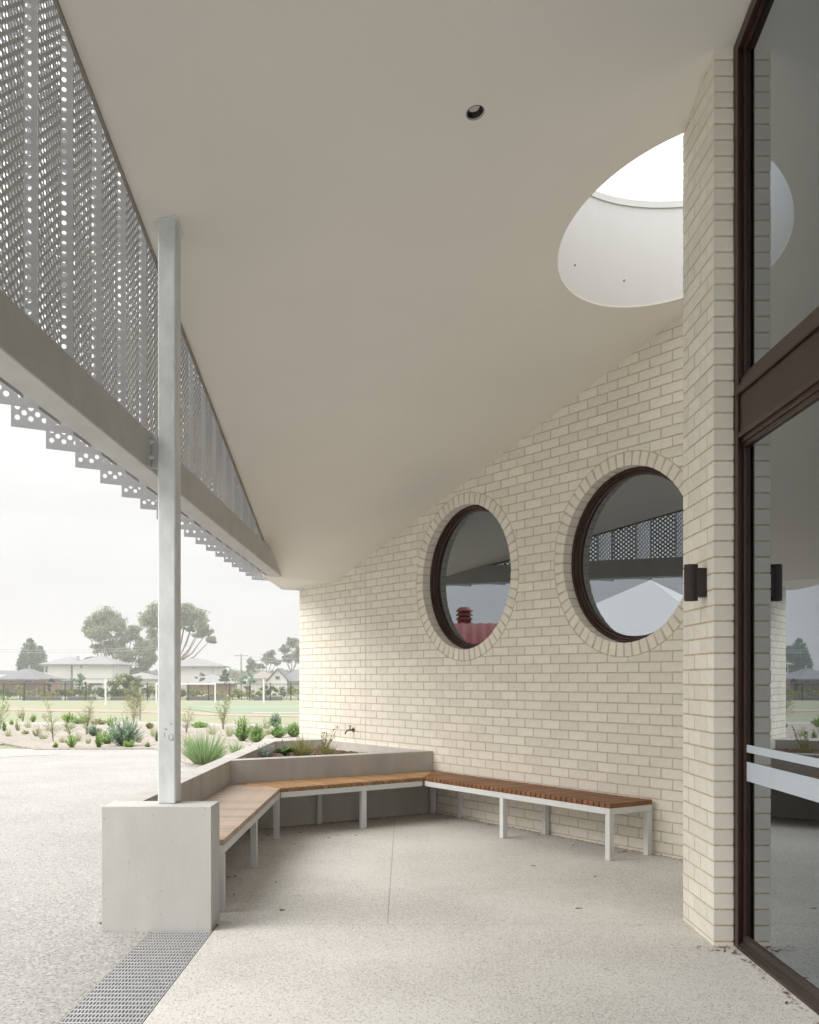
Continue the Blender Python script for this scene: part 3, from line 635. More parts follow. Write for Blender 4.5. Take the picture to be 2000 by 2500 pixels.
# bench: three timber segments on pale steel frames
F0, F1, F2, F3 = (-1.120, 6.135), (-1.140, 8.996), (.1676, 10.008), (1.591, 7.871)
B0_, B1_, B2_ = (-1.650, 6.135), (-1.648, 9.37), (EN[0] - fper.x * .03 - .02, EN[1] - fper.y * .03)
B3 = (F3[0] + wn.x * .484, F3[1] + wn.y * .484)
ZT, TK = .449, .038
bench = thing('bench', 'angled timber slat bench on pale steel legs along planter and wall', 'bench', (F1[0], F1[1], 0))
ob_ = Vector((F1[0], F1[1], 0))
PITCH = .0638; GAP = .012
def slats(fa, fb, ba, bb, m, along, n0=0.0):
    """strips across the seat: fa-fb is the front edge, ba-bb the back edge; 'along' is the running direction"""
    al = Vector((along[0], along[1], 0)).normalized(); pr = Vector((-al.y, al.x, 0))
    quadp = [fa, fb, bb, ba]
    sg = [Vector((*p, 0)).dot(al) for p in quadp]; lo, hi = min(sg), max(sg); k = lo + n0
    area = sum(quadp[i][0] * quadp[(i + 1) % 4][1] - quadp[(i + 1) % 4][0] * quadp[i][1] for i in range(4))
    if area < 0: quadp = quadp[::-1]
    while k < hi:
        w_ = PITCH - GAP + random.uniform(-.0012, .0012)
        p = clip(quadp, al.x, al.y, min(k + w_, hi)); p = clip(p, -al.x, -al.y, -k)
        if len(p) >= 3:
            A = abs(sum(p[i][0] * p[(i + 1) % len(p)][1] - p[(i + 1) % len(p)][0] * p[i][1] for i in range(len(p)))) / 2
            if A > .0012:
                c = (sum(q[0] for q in p) / len(p), sum(q[1] for q in p) / len(p))
                mb = MB(); mb.prism([(q[0] - c[0], q[1] - c[1]) for q in p], -TK, 0)
                o = mb.build('slat', m, bench, bevel=.0045); o.location = (c[0] - ob_.x, c[1] - ob_.y, ZT + random.uniform(-.0008, .0008))
        k += PITCH
d2 = (F2[0] - F1[0], F2[1] - F1[1]); d3 = (F3[0] - F2[0], F3[1] - F2[1])
slats(F0, F1, B0_, B1_, M['timber2'], (0, 1))
slats(F1, F2, B1_, B2_, M['timber3'], d2, .0)
slats(F2, F3, B2_, B3, M['timber'], d3, .0)
ZR = ZT - TK
def vr(p): return Vector((p[0] - ob_.x, p[1] - ob_.y, 0))
def rail(a, b, name='rail'):
    mb = MB(); mb.bar(vr(a) + Vector((0, 0, ZR - .0255)), vr(b) + Vector((0, 0, ZR - .0255)), .05, .05); return mb.build(name, M['whitesteel'], bench, bevel=.003)
def off(p, q, t, inset):                             # point at distance t from p to q, moved in by inset towards the seat (left of travel)
    d = Vector((q[0] - p[0], q[1] - p[1], 0)).normalized(); nrm = Vector((-d.y, d.x, 0)); return (p[0] + d.x * t + nrm.x * inset, p[1] + d.y * t + nrm.y * inset)
def dist(p, q): return math.hypot(q[0] - p[0], q[1] - p[1])
for a, b, s0, s1 in ((F0, F1, 0, .01), (F1, F2, .012, -.012), (F2, F3, .012, -.051)):
    rail(off(a, b, s0, .026), off(a, b, dist(a, b) + s1, .026))
for a, b in ((B0_, B1_), (B1_, B2_), (B2_, B3)):
    rail(off(a, b, .02, -.030), off(a, b, dist(a, b) - .052, -.030), 'rail')
rail((F3[0] - wt.x * .0255 + wn.x * .001, F3[1] - wt.y * .0255 + wn.y * .001), (B3[0] - wt.x * .0255, B3[1] - wt.y * .0255))
def leg(p, along):
    d = Vector((along[0], along[1], 0)).normalized(); nn = Vector((-d.y, d.x, 0)); c = Vector((*p, 0)) - ob_
    pts = [c - d * .0252 - nn * .0252, c + d * .0252 - nn * .0252, c + d * .0252 + nn * .0252, c - d * .0252 + nn * .0252]
    mb = MB(); mb.prism([(q.x, q.y) for q in pts], 0.001, ZR - .0512); mb.build('leg', M['whitesteel'], bench, bevel=.003)
for t_ in (.03, 1.433, 2.815): leg(off(F0, F1, t_, .0262), (0, 1))
leg(off(F1, F2, .93, .0262), d2); leg(off(B1_, B2_, .93, -.031), d2)
for t_ in (1.22, 2.541): leg(off(F2, F3, t_, .0262), d3)
for p in ((.552, 10.335), (1.272, 9.215)): leg(p, d3)
leg((B3[0] - wt.x * .0262 - wn.x * .0262, B3[1] - wt.y * .0262 - wn.y * .0262), d3)
leg((B2_[0] + .0, B2_[1] - .045), d3)

# drain grate
GX0, GX1, GY0, GY1 = -1.448, -1.102, 1.2, 5.686
mb = MB(); mb.box(GX0, GX1, GY0, GY1, -.10, -.055); mb.build('drain_channel', M['void'], kind='structure')
y = GY1
for gi in range(4):
    y1 = y; y0 = y1 - 1.10
    g = thing('drain_grate', 'galvanised steel drain grating panel set in the paving', 'grate', ((GX0 + GX1) / 2, y0, 0), group='grating panels of the drain')
    gx = (GX0 + GX1) / 2
    mb = MB(); mb.box(GX0 - gx, GX0 - gx + .005, .001, y1 - y0 - .001, -.03, .0015); mb.box(GX1 - gx - .005, GX1 - gx, .001, y1 - y0 - .001, -.03, .0015); mb.build('edge_bar', M['grate'], g)
    mb = MB(); nb = 22
    for k in range(1, nb): xx = GX0 - gx + (GX1 - GX0) * k / nb; mb.box(xx - .0028, xx + .0028, .001, y1 - y0 - .001, -.028, .0008)
    mb.build('bearing_bars', M['grate'], g, kind='stuff')
    mb = MB()
    for k in range(20): yy = .0275 + .055 * k; mb.box(GX0 - gx + .005, GX1 - gx - .005, yy - .006, yy + .006, -.012, .0022)
    mb.build('cross_bars', M['grate'], g, kind='stuff')
    y = y0 - .003

# garden tap on the wall
tp = thing('garden_tap', 'small brass garden tap on the brick wall above the planter', 'tap', WM @ Vector((1.357, 0, .812)))
tp.matrix_world = Matrix.Translation(WM @ Vector((1.40, 0, .812))) @ WM.to_3x3().to_4x4()
mb = MB(); mb.lathe([(.001, 0), (.028, 0), (.028, .006), (.001, .006)], Matrix.Translation((0, -.0005, 0)) @ Matrix.Rotation(R(90), 4, 'X'), 20); mb.build('flange', M['brass'], tp)
mb = MB(); mb.tube([(0, -.006, 0), (0, -.05, 0), (-.01, -.085, -.004), (-.016, -.105, -.03), (-.017, -.107, -.05)], [.011, .012, .012, .010, .011], 10); mb.tube([(0, -.05, .01), (0, -.05, .045)], .009, 8); mb.build('spout', M['brass'], tp, smooth=True)
mb = MB(); mb.bar((-.03, -.05, .05), (.03, -.05, .05), .010, .012); mb.build('handle', M['brass'], tp, bevel=.003)

# dry leaves on the floor
def leafmesh():
    mb = MB(); c = random.uniform(.002, .008); L = random.uniform(.012, .032); w = L * random.uniform(.16, .3)
    pts = [(-L, 0, .001), (-L * .4, w, .001 + c), (L * .3, w * .8, c), (L, 0, .001 + c * .4), (L * .3, -w * .7, .002), (-L * .4, -w, .001), (0, 0, .001 + c * .5)]
    mb.add(pts, [(6, 0, 5), (6, 5, 4), (6, 4, 3), (6, 3, 2), (6, 2, 1), (6, 1, 0)]); return mb.quick('dry_leaf')
LM = [leafmesh() for _ in range(8)]
for me in LM: me.materials.append(M['leafdry'])
LP = [(718, 2062), (736, 2068), (795, 2035), (803, 2046), (734, 2034), (868, 2041), (855, 2024), (910, 2015), (826, 2040), (630, 2070), (648, 2090), (585, 2148), (575, 2140), (557, 2143), (674, 2155), (571, 2185), (725, 2188), (684, 2219), (690, 2224),
      (1414, 2219), (1482, 2369), (1300, 2115), (1453, 2141), (1400, 2064), (1316, 2040), (1272, 2051), (1093, 2012), (1525, 2080), (1512, 2082), (1555, 2085), (1557, 2260),
      (565, 2104), (560, 2111), (640, 2052), (612, 2062), (655, 2040), (1180, 2005), (1195, 2015), (1125, 1998), (1145, 2002), (1090, 1998), (1800, 2330), (1815, 2345), (1770, 2325), (1860, 2390), (1920, 2450)]
for x, y in LP:
    p = at_z(x, y, 0); o = link('dry_leaf', random.choice(LM), None); o.location = (p.x, p.y, .001); o.rotation_euler = (0, 0, random.uniform(0, 6.28))
    put(o, 'small curled dry brown leaf lying on the canopy floor', 'leaf', 'dry leaves scattered on the floor')

mb = MB()
def frag(x, y):
    a = random.uniform(0, 6.28); L = random.uniform(.004, .020); w = L * random.uniform(.2, .5); c = Vector((x, y, .002 + random.uniform(0, .004)))
    d = Vector((math.cos(a), math.sin(a), random.uniform(-.1, .3))) * L; e = Vector((-math.sin(a), math.cos(a), random.uniform(-.1, .2))) * w
    mb.add([c - d, c + e, c + d, c - e], [(0, 1, 2, 3)])
for _ in range(420):
    t_ = random.random(); dd = abs(random.gauss(0, .05)) + .01
    frag(JN[0] + (EN[0] - JN[0]) * t_ - fper.x * (dd + .03), JN[1] + (EN[1] - JN[1]) * t_ - fper.y * (dd + .03))
for _ in range(330):
    s_ = random.uniform(3.1, 6.9); dd = abs(random.gauss(0, .04)) + .008; p = Vector((WX, WY, 0)) + wt * s_ - wn * dd; frag(p.x, p.y)
for _ in range(160): frag(-1.62 + abs(random.gauss(0, .12)), random.uniform(6.0, 9.3))
for _ in range(22): frag(1.66 + random.uniform(-.12, .08), 5.36 - abs(random.gauss(0, .07)))
for _ in range(90): frag(1.735 - abs(random.gauss(0, .02)), random.uniform(3.6, 5.3))
link('leaf_litter', mb.quick('leaf_litter'), M['leafdry'], None, 'stuff')

# ================================================================== GARDEN, FIELD AND STREET
def leafquad(mb, c, size, rng=random, asp=.5, droop=.0):
    a = rng.uniform(0, 6.283); e = rng.uniform(-1.2, 1.2) - droop
    d = Vector((math.cos(a) * math.cos(e), math.sin(a) * math.cos(e), math.sin(e))); b = rng.uniform(0, 6.283)
    x = d.cross(Vector((math.cos(b), math.sin(b), .3))).normalized()
    d = d * size * rng.uniform(.7, 1.2); x = x * size * asp
    mb.add([c - d, c + x, c + d, c - x], [(0, 1, 2, 3)])
def cloud(mb, c, rx, ry, rz, n, size, asp=.5, shell=.45, droop=0):
    for _ in range(n):
        v = Vector((random.gauss(0, 1), random.gauss(0, 1), random.gauss(0, 1))).normalized() * (shell + (1 - shell) * random.random()) * random.uniform(.75, 1.08)
        leafquad(mb, Vector((c[0] + v.x * rx, c[1] + v.y * ry, c[2] + v.z * rz)), size, asp=asp, droop=droop)
def blade(mb, b, tip, w, bend):
    b, tip = Vector(b), Vector(tip); d = tip - b; side = Vector((-d.y, d.x, 0)); side = side.normalized() if side.length > 1e-4 else Vector((1, 0, 0))
    a = random.uniform(0, 3.14); side = (side * math.cos(a) + Vector((side.y, -side.x, 0)) * math.sin(a)) * w; vs = []
    for i, t_ in enumerate((0, .35, .7, 1)):
        p = b + d * t_ + Vector((0, 0, 1)) * bend * math.sin(t_ * 2.2) * d.length; k = (1, .95, .65, .05)[i]; vs += [p - side * k, p + side * k]
    mb.add(vs, [(0, 1, 3, 2), (2, 3, 5, 4), (4, 5, 7, 6)])
def sprig(mb, sb, base, tip, n, leaf, asp=.18, curve=.1, rad=.004):
    base, tip = Vector(base), Vector(tip); d = tip - base; mid = base + d * .5 + Vector((random.uniform(-1, 1), random.uniform(-1, 1), random.uniform(0, 1))) * d.length * curve
    def P(t): return base * (1 - t) ** 2 + mid * 2 * t * (1 - t) + tip * t * t
    if sb is not None: sb.tube([P(0), P(.4), P(.75), P(1)], [rad, rad * .7, rad * .5, rad * .2], 4, False)
    for _ in range(n):
        t = random.uniform(.12, 1); p = P(t); g = (P(min(1, t + .05)) - P(t - .05)).normalized()
        o = Vector((random.gauss(0, 1), random.gauss(0, 1), random.gauss(0, .6))).normalized()
        dd = (g * .75 + o * .8).normalized() * leaf * random.uniform(.6, 1.2); x = dd.cross(o).normalized() * leaf * asp
        mb.add([p, p + dd * .5 + x, p + dd, p + dd * .5 - x], [(0, 1, 2, 3)])
G = {}
G['bright'] = leafmat('bright green leaves', (0.36, 0.54, 0.127), (0.235, 0.396, 0.089), 6)
G['rosemary'] = leafmat('fresh green needles', (0.331, 0.526, 0.156), (0.215, 0.37, 0.116), 6)
G['blue'] = leafmat('blue green leaves', (0.331, 0.467, 0.311), (0.194, 0.311, 0.215), 6)
G['wisp'] = leafmat('pale wispy leaves', (0.488, 0.518, 0.275), (0.351, 0.411, 0.213), 5)
G['olive'] = leafmat('pale olive leaves', (0.448, 0.434, 0.239), (0.299, 0.329, 0.164), 5)
G['strap'] = leafmat('strappy grey green leaves', (0.397, 0.523, 0.27), (0.254, 0.397, 0.175), 4)
G['yellow'] = leafmat('yellow green leaves', (.34, .34, .07), (.24, .26, .05), 5)
G['straw'] = leafmat('straw coloured blades', (.42, .38, .16), (.30, .31, .12), 5)
G['silver'] = leafmat('silver leaves', (.42, .47, .44), (.30, .36, .33), 8)
G['dark'] = leafmat('glossy dark green leaves', (.12, .25, .05), (.07, .15, .03), 8)
G['gum'] = leafmat('eucalypt leaves', (0.329, 0.367, 0.222), (0.213, 0.252, 0.144), .25, .2)
G['gum2'] = leafmat('grey green eucalypt leaves', (0.297, 0.343, 0.242), (0.205, 0.26, 0.176), .25, .2)
G['conifer'] = leafmat('conifer needles', (0.126, 0.216, 0.1), (0.072, 0.134, 0.064), .4, .1)
G['shrub'] = leafmat('shrub leaves', (0.204, 0.272, 0.102), (0.136, 0.187, 0.068), .5, .15)
G['shrub2'] = leafmat('dry yellowish shrub leaves', (0.437, 0.42, 0.168), (0.286, 0.319, 0.134), .5, .2)
M['bark2'] = mat('pale gum bark', (.32, .28, .23), .9, var=.35, nscale=3)
M['bark3'] = mat('dark bark', (.14, .11, .085), .9, var=.4, nscale=5)
M['stem'] = mat('plant stem', (.20, .17, .10), .9, var=.3)

# ---- near bed planting (photo pixels give the base, width and height)
def dims(x, yb, wpx, hpx): p = at_g(x, yb); k = p.y / F; return p, wpx * k, hpx * k
def bushy(x, yb, wpx, hpx, m, label, n=46, leaf=.05, name='garden_shrub', group='shrubs planted in the mulch bed', asp=.16, per=34):
    p, w, h = dims(x, yb, wpx * 1.15, hpx * 1.1); o = thing(name, label, 'shrub', p, group=group); mb, sb = MB(), MB()
    for _ in range(int(n * 1.5)):
        a = random.uniform(0, 6.28); r = math.sqrt(random.random()); t = Vector((math.cos(a) * r * w / 2, math.sin(a) * r * w / 2, h * (1 - .5 * r * r) * random.uniform(.5, 1.12)))
        sprig(mb, sb, (t.x * .12, t.y * .12, 0), t, per, leaf, asp, .12)
    link('foliage', mb.quick('foliage'), m, o); link('stems', sb.quick('stems'), M['stem'], o); return o
def wispy(x, yb, wpx, hpx, m, label, n=22, leaf=.08, low=.45, group='tall wispy young trees in the mulch bed', per=26):
    n = int(n * 1.8); wpx *= 1.6
    p, w, h = dims(x, yb, wpx, hpx); o = thing('wispy_shrub', label, 'shrub', p, group=group); mb, sb = MB(), MB()
    for _ in range(random.randint(4, 7)):               # several leaning leaders, each with fine side twigs
        a = random.uniform(0, 6.28); r = random.uniform(.05, .42) * w; hh = h * random.uniform(.55, 1.02); top = Vector((math.cos(a) * r, math.sin(a) * r, hh)); b0 = Vector((top.x * .05, top.y * .05, 0))
        bow = Vector((-top.x * .25, -top.y * .25, 0)); P = lambda t: b0.lerp(top, t) + bow * math.sin(t * 3.14); sb.tube([P(0), P(.35), P(.7), P(1)], [.007, .005, .003, .0015], 4, False)
        for _ in range(max(4, n // 5)):
            t = random.uniform(.12, .95); q = P(t); c = random.uniform(0, 6.28); L = w * random.uniform(.15, .45) * (1.2 - t)
            sprig(mb, sb, q, q + Vector((math.cos(c) * L, math.sin(c) * L, L * random.uniform(.3, 1.3))), int(per * .7), leaf * .75, .05, .2, .0018)
        sprig(mb, None, P(.6), P(1) + Vector((0, 0, .03)), per, leaf * .8, .06, .05)
    link('foliage', mb.quick('foliage'), m, o); link('stems', sb.quick('stems'), M['stem'], o); return o
def clump(x, yb, wpx, hpx, m, label, n=260, bw=.006, name='grass_clump', cat='grass clump', group=None, z=None, Y=None, spread=1.0):
    if z is None: p, w, h = dims(x, yb, wpx, hpx)
    else: p = at_z(x, yb, z); k = p.y / F; w, h = wpx * k, hpx * k
    o = put(link(name, bpy.data.meshes.new('x'), None), label, cat, group); mb = MB()
    for _ in range(n):
        a = random.uniform(0, 6.28); r = math.sqrt(random.random()); L = h * random.uniform(.4, 1.08)
        b = (math.cos(a) * r * w * .14, math.sin(a) * r * w * .14, 0); t = (math.cos(a) * r * w * .5 * spread, math.sin(a) * r * w * .5 * spread, L * (1 - .45 * r))
        blade(mb, b, t, bw * random.uniform(.6, 1.2), random.uniform(.05, .22) * r)
    me = mb.quick(name); me.materials.append(m); o.data = me; o.location = p; return o
bushy(302, 1823, 84, 66, G['blue'], 'broad blue green bush in the mulch bed', 90, .06)
bushy(262, 1818, 40, 34, G['bright'], 'bright green bush hugging the broad blue green bush', 30, .05)
bushy(230, 1799, 36, 28, G['blue'], 'small blue green bush below a pale wispy sapling', 40, .05)
small = 'low bright green seedling in the pale mulch'
for x, yb, w, h in ((176, 1827, 27, 33), (241, 1827, 20, 35), (136, 1827, 8, 10), (81, 1764, 17, 20), (10, 1787, 10, 24), (28, 1771, 10, 13), (315, 1826, 26, 18), (270, 1777, 20, 28)):
    bushy(x, yb, w, h, G['bright'], small, 18, .045, 'seedling', 'bright green seedlings in the mulch')
pale = 'sparse pale seedling in the mulch bed'
for x, yb, w, h in ((44, 1786, 17, 25), (62, 1794, 17, 9), (90, 1800, 20, 30), (360, 1826, 8, 12), (383, 1812, 10, 30), (48, 1754, 26, 28), (56, 1762, 14, 36), (650, 1780, 30, 26), (628, 1790, 20, 20)):
    bushy(x, yb, w, h, G['wisp'], pale, 12, .05, 'seedling', 'sparse pale seedlings in the mulch', per=20)
bushy(366, 1781, 19, 16, G['yellow'], 'small yellow green shrub beside the steel post', 26, .05, 'seedling')
bushy(165, 1766, 30, 26, G['bright'], 'spreading green shrub by the path edge', 40, .06); bushy(195, 1768, 50, 18, G['rosemary'], 'low wide green groundcover shrub by the path edge', 50, .06)
bushy(240, 1770, 44, 14, G['olive'], 'low olive groundcover shrub by the path edge', 40, .06)
wl = 'tall sparse wispy sapling in the mulch bed'
wispy(131, 1812, 44, 119, G['wisp'], 'conical pale wispy sapling with side shoots', 40)
wispy(212, 1795, 42, 102, G['wisp'], 'pale feathery sapling above a small blue green bush', 40)
wispy(0, 1782, 46, 100, G['rosemary'], 'feathery fresh green sapling at the bed edge', 60)
wispy(172, 1800, 44, 45, G['wisp'], 'short pale sapling between two taller saplings', 26)
wispy(326, 1768, 64, 100, G['olive'], 'tall weeping olive sapling tied beside a stake', 70, .12)
wispy(545, 1782, 34, 100, G['wisp'], 'slender feathery sapling behind the strappy grass clump', 50)
wispy(455, 1790, 40, 60, G['olive'], 'pale thin sapling just right of the steel post', 24)
bushy(487, 1778, 40, 14, G['rosemary'], 'low green groundcover behind the strappy grass clump', 40, .06)
clump(500, 1868, 150, 104, G['strap'], 'large strappy grey green grass clump beside the planter', 620, .0058)
clump(575, 1840, 60, 45, G['strap'], 'small strappy grass clump against the planter', 110, .006)
for x, yb, w, h, l in ((592, 1811, 44, 58, 'tall upright fresh green bush near the planter corner'), (627, 1814, 38, 40, 'short round fresh green bush near the planter corner'), (672, 1776, 32, 32, 'dark blue green bush at the far side of the bed'),
                       (679, 1803, 36, 34, 'feathery fresh green bush touching the planter back'), (716, 1801, 34, 36, 'feathery fresh green bush against the brick wall edge')):
    bushy(x, yb, w, h, G['blue'] if 'dark' in l else G['rosemary'], l, 60, .05)
clump(612, 1790, 50, 34, G['straw'], 'thin straw coloured grass behind the fresh green bushes', 70, .004)
pg = 'thin tuft of pale grass in the mulch bed'
for x, yb, w, h in ((20, 1800, 30, 26), (105, 1806, 36, 34), (152, 1815, 26, 22), (190, 1812, 30, 40), (215, 1818, 22, 26), (250, 1806, 30, 30), (340, 1815, 30, 30), (300, 1790, 40, 34), (120, 1786, 40, 30), (70, 1778, 36, 26), (375, 1800, 30, 40), (460, 1822, 44, 44), (560, 1800, 44, 50), (520, 1795, 50, 44), (640, 1800, 34, 30), (700, 1790, 30, 34), (655, 1796, 26, 30), (725, 1785, 24, 30)):
    clump(x, yb, w, h, G['wisp'], pg, 60, .005, group='pale grass tufts in the mulch bed')
# tree stake
p = at_g(342, 1757); mb = MB(); mb.tube([(0, 0, -.1), (0, 0, 1.27)], .045, 8); o = mb.build('tree_stake', M['path']); o.location = p; put(o, 'pale upright stake beside the weeping olive sapling', 'stake')
# loose chips on the mulch
mb = MB()
for _ in range(5000):
    x = random.uniform(-12, -2); y = random.uniform(14.6, 30)
    if (x < -3.6 and y < 17.5 + (-(x + 3.6)) * 2.0) or (x < -5.0 and y < 20.6) or (x < -7.5 and y < 20.5 + (-(x + 7.5)) * 1.5): continue
    a = random.uniform(0, 6.28); L = random.uniform(.015, .04); c = Vector((x, y, gz(y) + .024)); d = Vector((math.cos(a), math.sin(a), .25)) * L; e = Vector((-math.sin(a), math.cos(a), .2)) * L * .5
    mb.add([c - d, c + e, c + d, c - e], [(0, 1, 2, 3)])
M['chip'] = mat('pale wood chips', (.55, .49, .43), .9, var=.4, nscale=9, rand=.4)
link('wood_chips', mb.quick('wood_chips'), M['chip'], None, 'stuff')

# ---- planter planting (soil at .55)
def pp(x, y, z=.55): return at_z(x, y, z)
clump(737, 1850, 96, 66, G['straw'], 'wide straw coloured grass tuft in the planter', 200, .0035, z=.55)
clump(800, 1848, 60, 52, G['straw'], 'small straw coloured grass tuft under the twiggy planter shrub', 110, .003, z=.55)
p = pp(652, 1853); o = put(link('silver_plant', bpy.data.meshes.new('x'), None), 'low silver leaved plant in the planter corner', 'plant'); mb = MB()
for _ in range(60):
    a = random.uniform(0, 6.28); r = random.random() ** .5 * .095; sprig(mb, None, (math.cos(a) * r * .6, math.sin(a) * r * .6, 0), (math.cos(a) * r, math.sin(a) * r, random.uniform(.07, .16)), 14, .018, .35)
o.data = mb.quick('silver_plant'); o.data.materials.append(G['silver']); o.location = p
p = pp(696, 1852); o = put(link('leafy_plant', bpy.data.meshes.new('x'), None), 'dark green rosette plant with broad leaves in the planter', 'plant'); mb = MB()
for _ in range(34):
    a = random.uniform(0, 6.28); L = random.uniform(.08, .16); u_ = Vector((math.cos(a), math.sin(a), 0)); s_ = Vector((-u_.y, u_.x, 0)) * L * .3; h0 = random.uniform(.02, .09)
    v = [Vector((0, 0, h0)), u_ * L * .45 + s_ + Vector((0, 0, h0 + L * .35)), u_ * L + Vector((0, 0, h0 + L * .25)), u_ * L * .45 - s_ + Vector((0, 0, h0 + L * .3)), u_ * L * .5 + Vector((0, 0, h0 + L * .26))]
    mb.add(v, [(0, 1, 4), (1, 2, 4), (2, 3, 4), (3, 0, 4)])
o.data = mb.quick('leafy_plant'); o.data.materials.append(G['dark']); o.location = p
p = pp(790, 1846); o = thing('planter_shrub', 'thin twiggy shrub leaning in the planter', 'shrub', p); mb, sb = MB(), MB()
for _ in range(13):
    t = (random.uniform(-.03, .19), random.uniform(-.1, .1), random.uniform(.14, .34)); t = (t[0] * t[2] / .28, t[1], t[2]); sprig(mb, sb, (0, 0, 0), t, 28, .024, .35, .15, .002)
link('foliage', mb.quick('foliage'), G['olive'], o); link('stems', sb.quick('stems'), M['stem'], o)
p = pp(694, 1850); mb = MB(); mb.tube([(0, 0, 0), (-.008, 0, .10), (-.022, 0, .17)], [.0018, .0016, .001], 5); mb.tube([(-.022, 0, .165), (-.023, 0, .19), (-.02, 0, .215)], [.001, .007, .001], 6)
o = mb.build('dry_stalk', M['leafdry']); o.location = p; put(o, 'single dry seed stalk standing in the planter', 'stalk')

# ---- field furniture
M['wpaint'] = mat('white painted steel', (.80, .80, .78), .5, var=.03)
def pole(x, yb, yt, r, label, name='field_pole'):
    p = at_g(x, yb); h = (yb - yt) * p.y / F; mb = MB(); mb.tube([(0, 0, -.1), (0, 0, h)], [r, r * .9], 10); o = mb.build(name, M['wpaint']); o.location = p; put(o, label, 'pole')
pole(258, 1720.6, 1657, .075, 'tall white pole on the field beside the leafy bush'); pole(644, 1716.8, 1658, .075, 'tall white pole on the field beside the soccer goal')
p = at_g(525.5, 1716.5); k = p.y / F; g = thing('soccer_goal', 'white soccer goal frame on the green field', 'goal', p); gh = 46.3 * k
mb = MB(); mb.tube([(0, 0, -.1), (0, 0, gh)], .065, 10); mb.build('upright', M['wpaint'], g)
mb = MB(); mb.tube([(-5.2, 0, -.1), (-5.2, 0, gh)], .065, 10); mb.build('upright', M['wpaint'], g)
mb = MB(); mb.tube([(-5.26, 0, gh), (.06, 0, gh)], .065, 10); mb.build('crossbar', M['wpaint'], g)
# ---- fence
YF = 110.0; M['fence'] = mat('black powder coat', (.025, .027, .03), .5, .2, var=.1)
fo = thing('picket_fence', 'long black metal picket fence at the far side of the field', 'fence', (-60, YF, gz(YF)))
FP = 2.25; hF = 1.88
postm = MB(); postm.box(-.05, .05, -.05, .05, -.2, hF + .06); postm = postm.mesh('post'); postm.materials.append(M['fence'])
panm = MB()
for zz in (.12, hF - .12): panm.box(.05, FP - .05, -.02, .02, zz, zz + .045)
npk = 15
for k in range(npk): xx = .05 + (FP - .1) * (k + .5) / npk; panm.box(xx - .0125, xx + .0125, -.0125, .0125, .04, hF)
panm = panm.mesh('picket_panel'); panm.materials.append(M['fence'])
for k in range(26):
    o = link('post', postm, None, fo); o.location = (k * FP, 0, 0)
    if k < 25: o = link('picket_panel', panm, None, fo, 'stuff'); o.location = (k * FP, 0, 0)
# ---- shrubs and small trees behind the fence
def tree(name, label, D, trunk, blobs, m, leaf, dens, group=None, bark='bark2', asp=.5, tr=.25, cat='tree', shell=.4):
    """trunk: (x, y) photo pixels of its foot; blobs: (x, y, rx, ry) crown clumps in photo pixels at distance D"""
    b = at_y(trunk[0], 1700, D); b.z = gz(D); o = thing(name, label, cat, b, group=group); mb, sb = MB(), MB(); k = D / F
    cs = []
    for x, y, rx, ry in blobs:
        c = at_y(x, y, D) - b; c.y += random.uniform(-1, 1) * max(rx, ry) * k * .8; cs.append((c, rx * k, ry * k))
        nn = max(30, int(dens * rx * ry)); ns = max(3, int(nn / 45))
        for _ in range(ns):
            v = Vector((random.gauss(0, 1), random.gauss(0, 1), random.gauss(0, 1))).normalized() * random.uniform(.35, .95); q = random.uniform(.36, .62)
            cloud(mb, c + Vector((v.x * rx * k, v.y * (rx + ry) / 2 * k, v.z * ry * k)), rx * k * q * 1.15, (rx + ry) / 2 * k * q, ry * k * q * .9, nn // ns + 1, leaf, asp, .25)
    zt = min(c[0].z for c in cs); fork = Vector((0, 0, max(.3, zt * .55)))
    sb.tube([(0, 0, -.3), fork * .5 + Vector((random.uniform(-.1, .1) * tr * 4, 0, 0)), fork], [tr, tr * .85, tr * .7], 8)
    for c, rx, ry in cs:
        mid = fork * .45 + c * .55 + Vector((0, 0, -.12 * (c - fork).length)); sb.tube([fork, mid, c], [tr * .5, tr * .32, tr * .12], 5, False)
    link('trunk', sb.mesh('trunk', True), M[bark], o); link('crown', mb.quick('crown'), m, o); return o
tree('gum_tree', 'tall spreading gum tree behind the two storey house with twin hip roofs', 214, (285, 0), [(232, 1520, 24, 22), (262, 1502, 28, 18), (288, 1525, 24, 22), (252, 1548, 30, 20), (214, 1545, 13, 16), (300, 1560, 22, 18), (325, 1545, 20, 20), (272, 1580, 26, 18), (312, 1600, 26, 20), (345, 1580, 18, 26), (238, 1582, 20, 12), (352, 1622, 22, 16), (290, 1628, 20, 12), (330, 1640, 26, 12), (218, 1610, 14, 12), (370, 1600, 16, 24)], G['gum'], .24, 3.2, tr=.5)
tree('gum_tree', 'tall gum tree with high open crown and bare limbs', 208, (425, 0), [(362, 1512, 24, 24), (382, 1500, 22, 26), (420, 1492, 30, 18), (452, 1490, 28, 16), (474, 1504, 26, 22), (492, 1524, 18, 20), (448, 1512, 26, 14), (503, 1545, 17, 13), (514, 1562, 12, 13), (484, 1552, 15, 10), (463, 1536, 13, 10), (440, 1525, 16, 12), (372, 1546, 18, 16), (400, 1520, 22, 18), (380, 1572, 16, 16)], G['gum'], .24, 3.4, tr=.45)
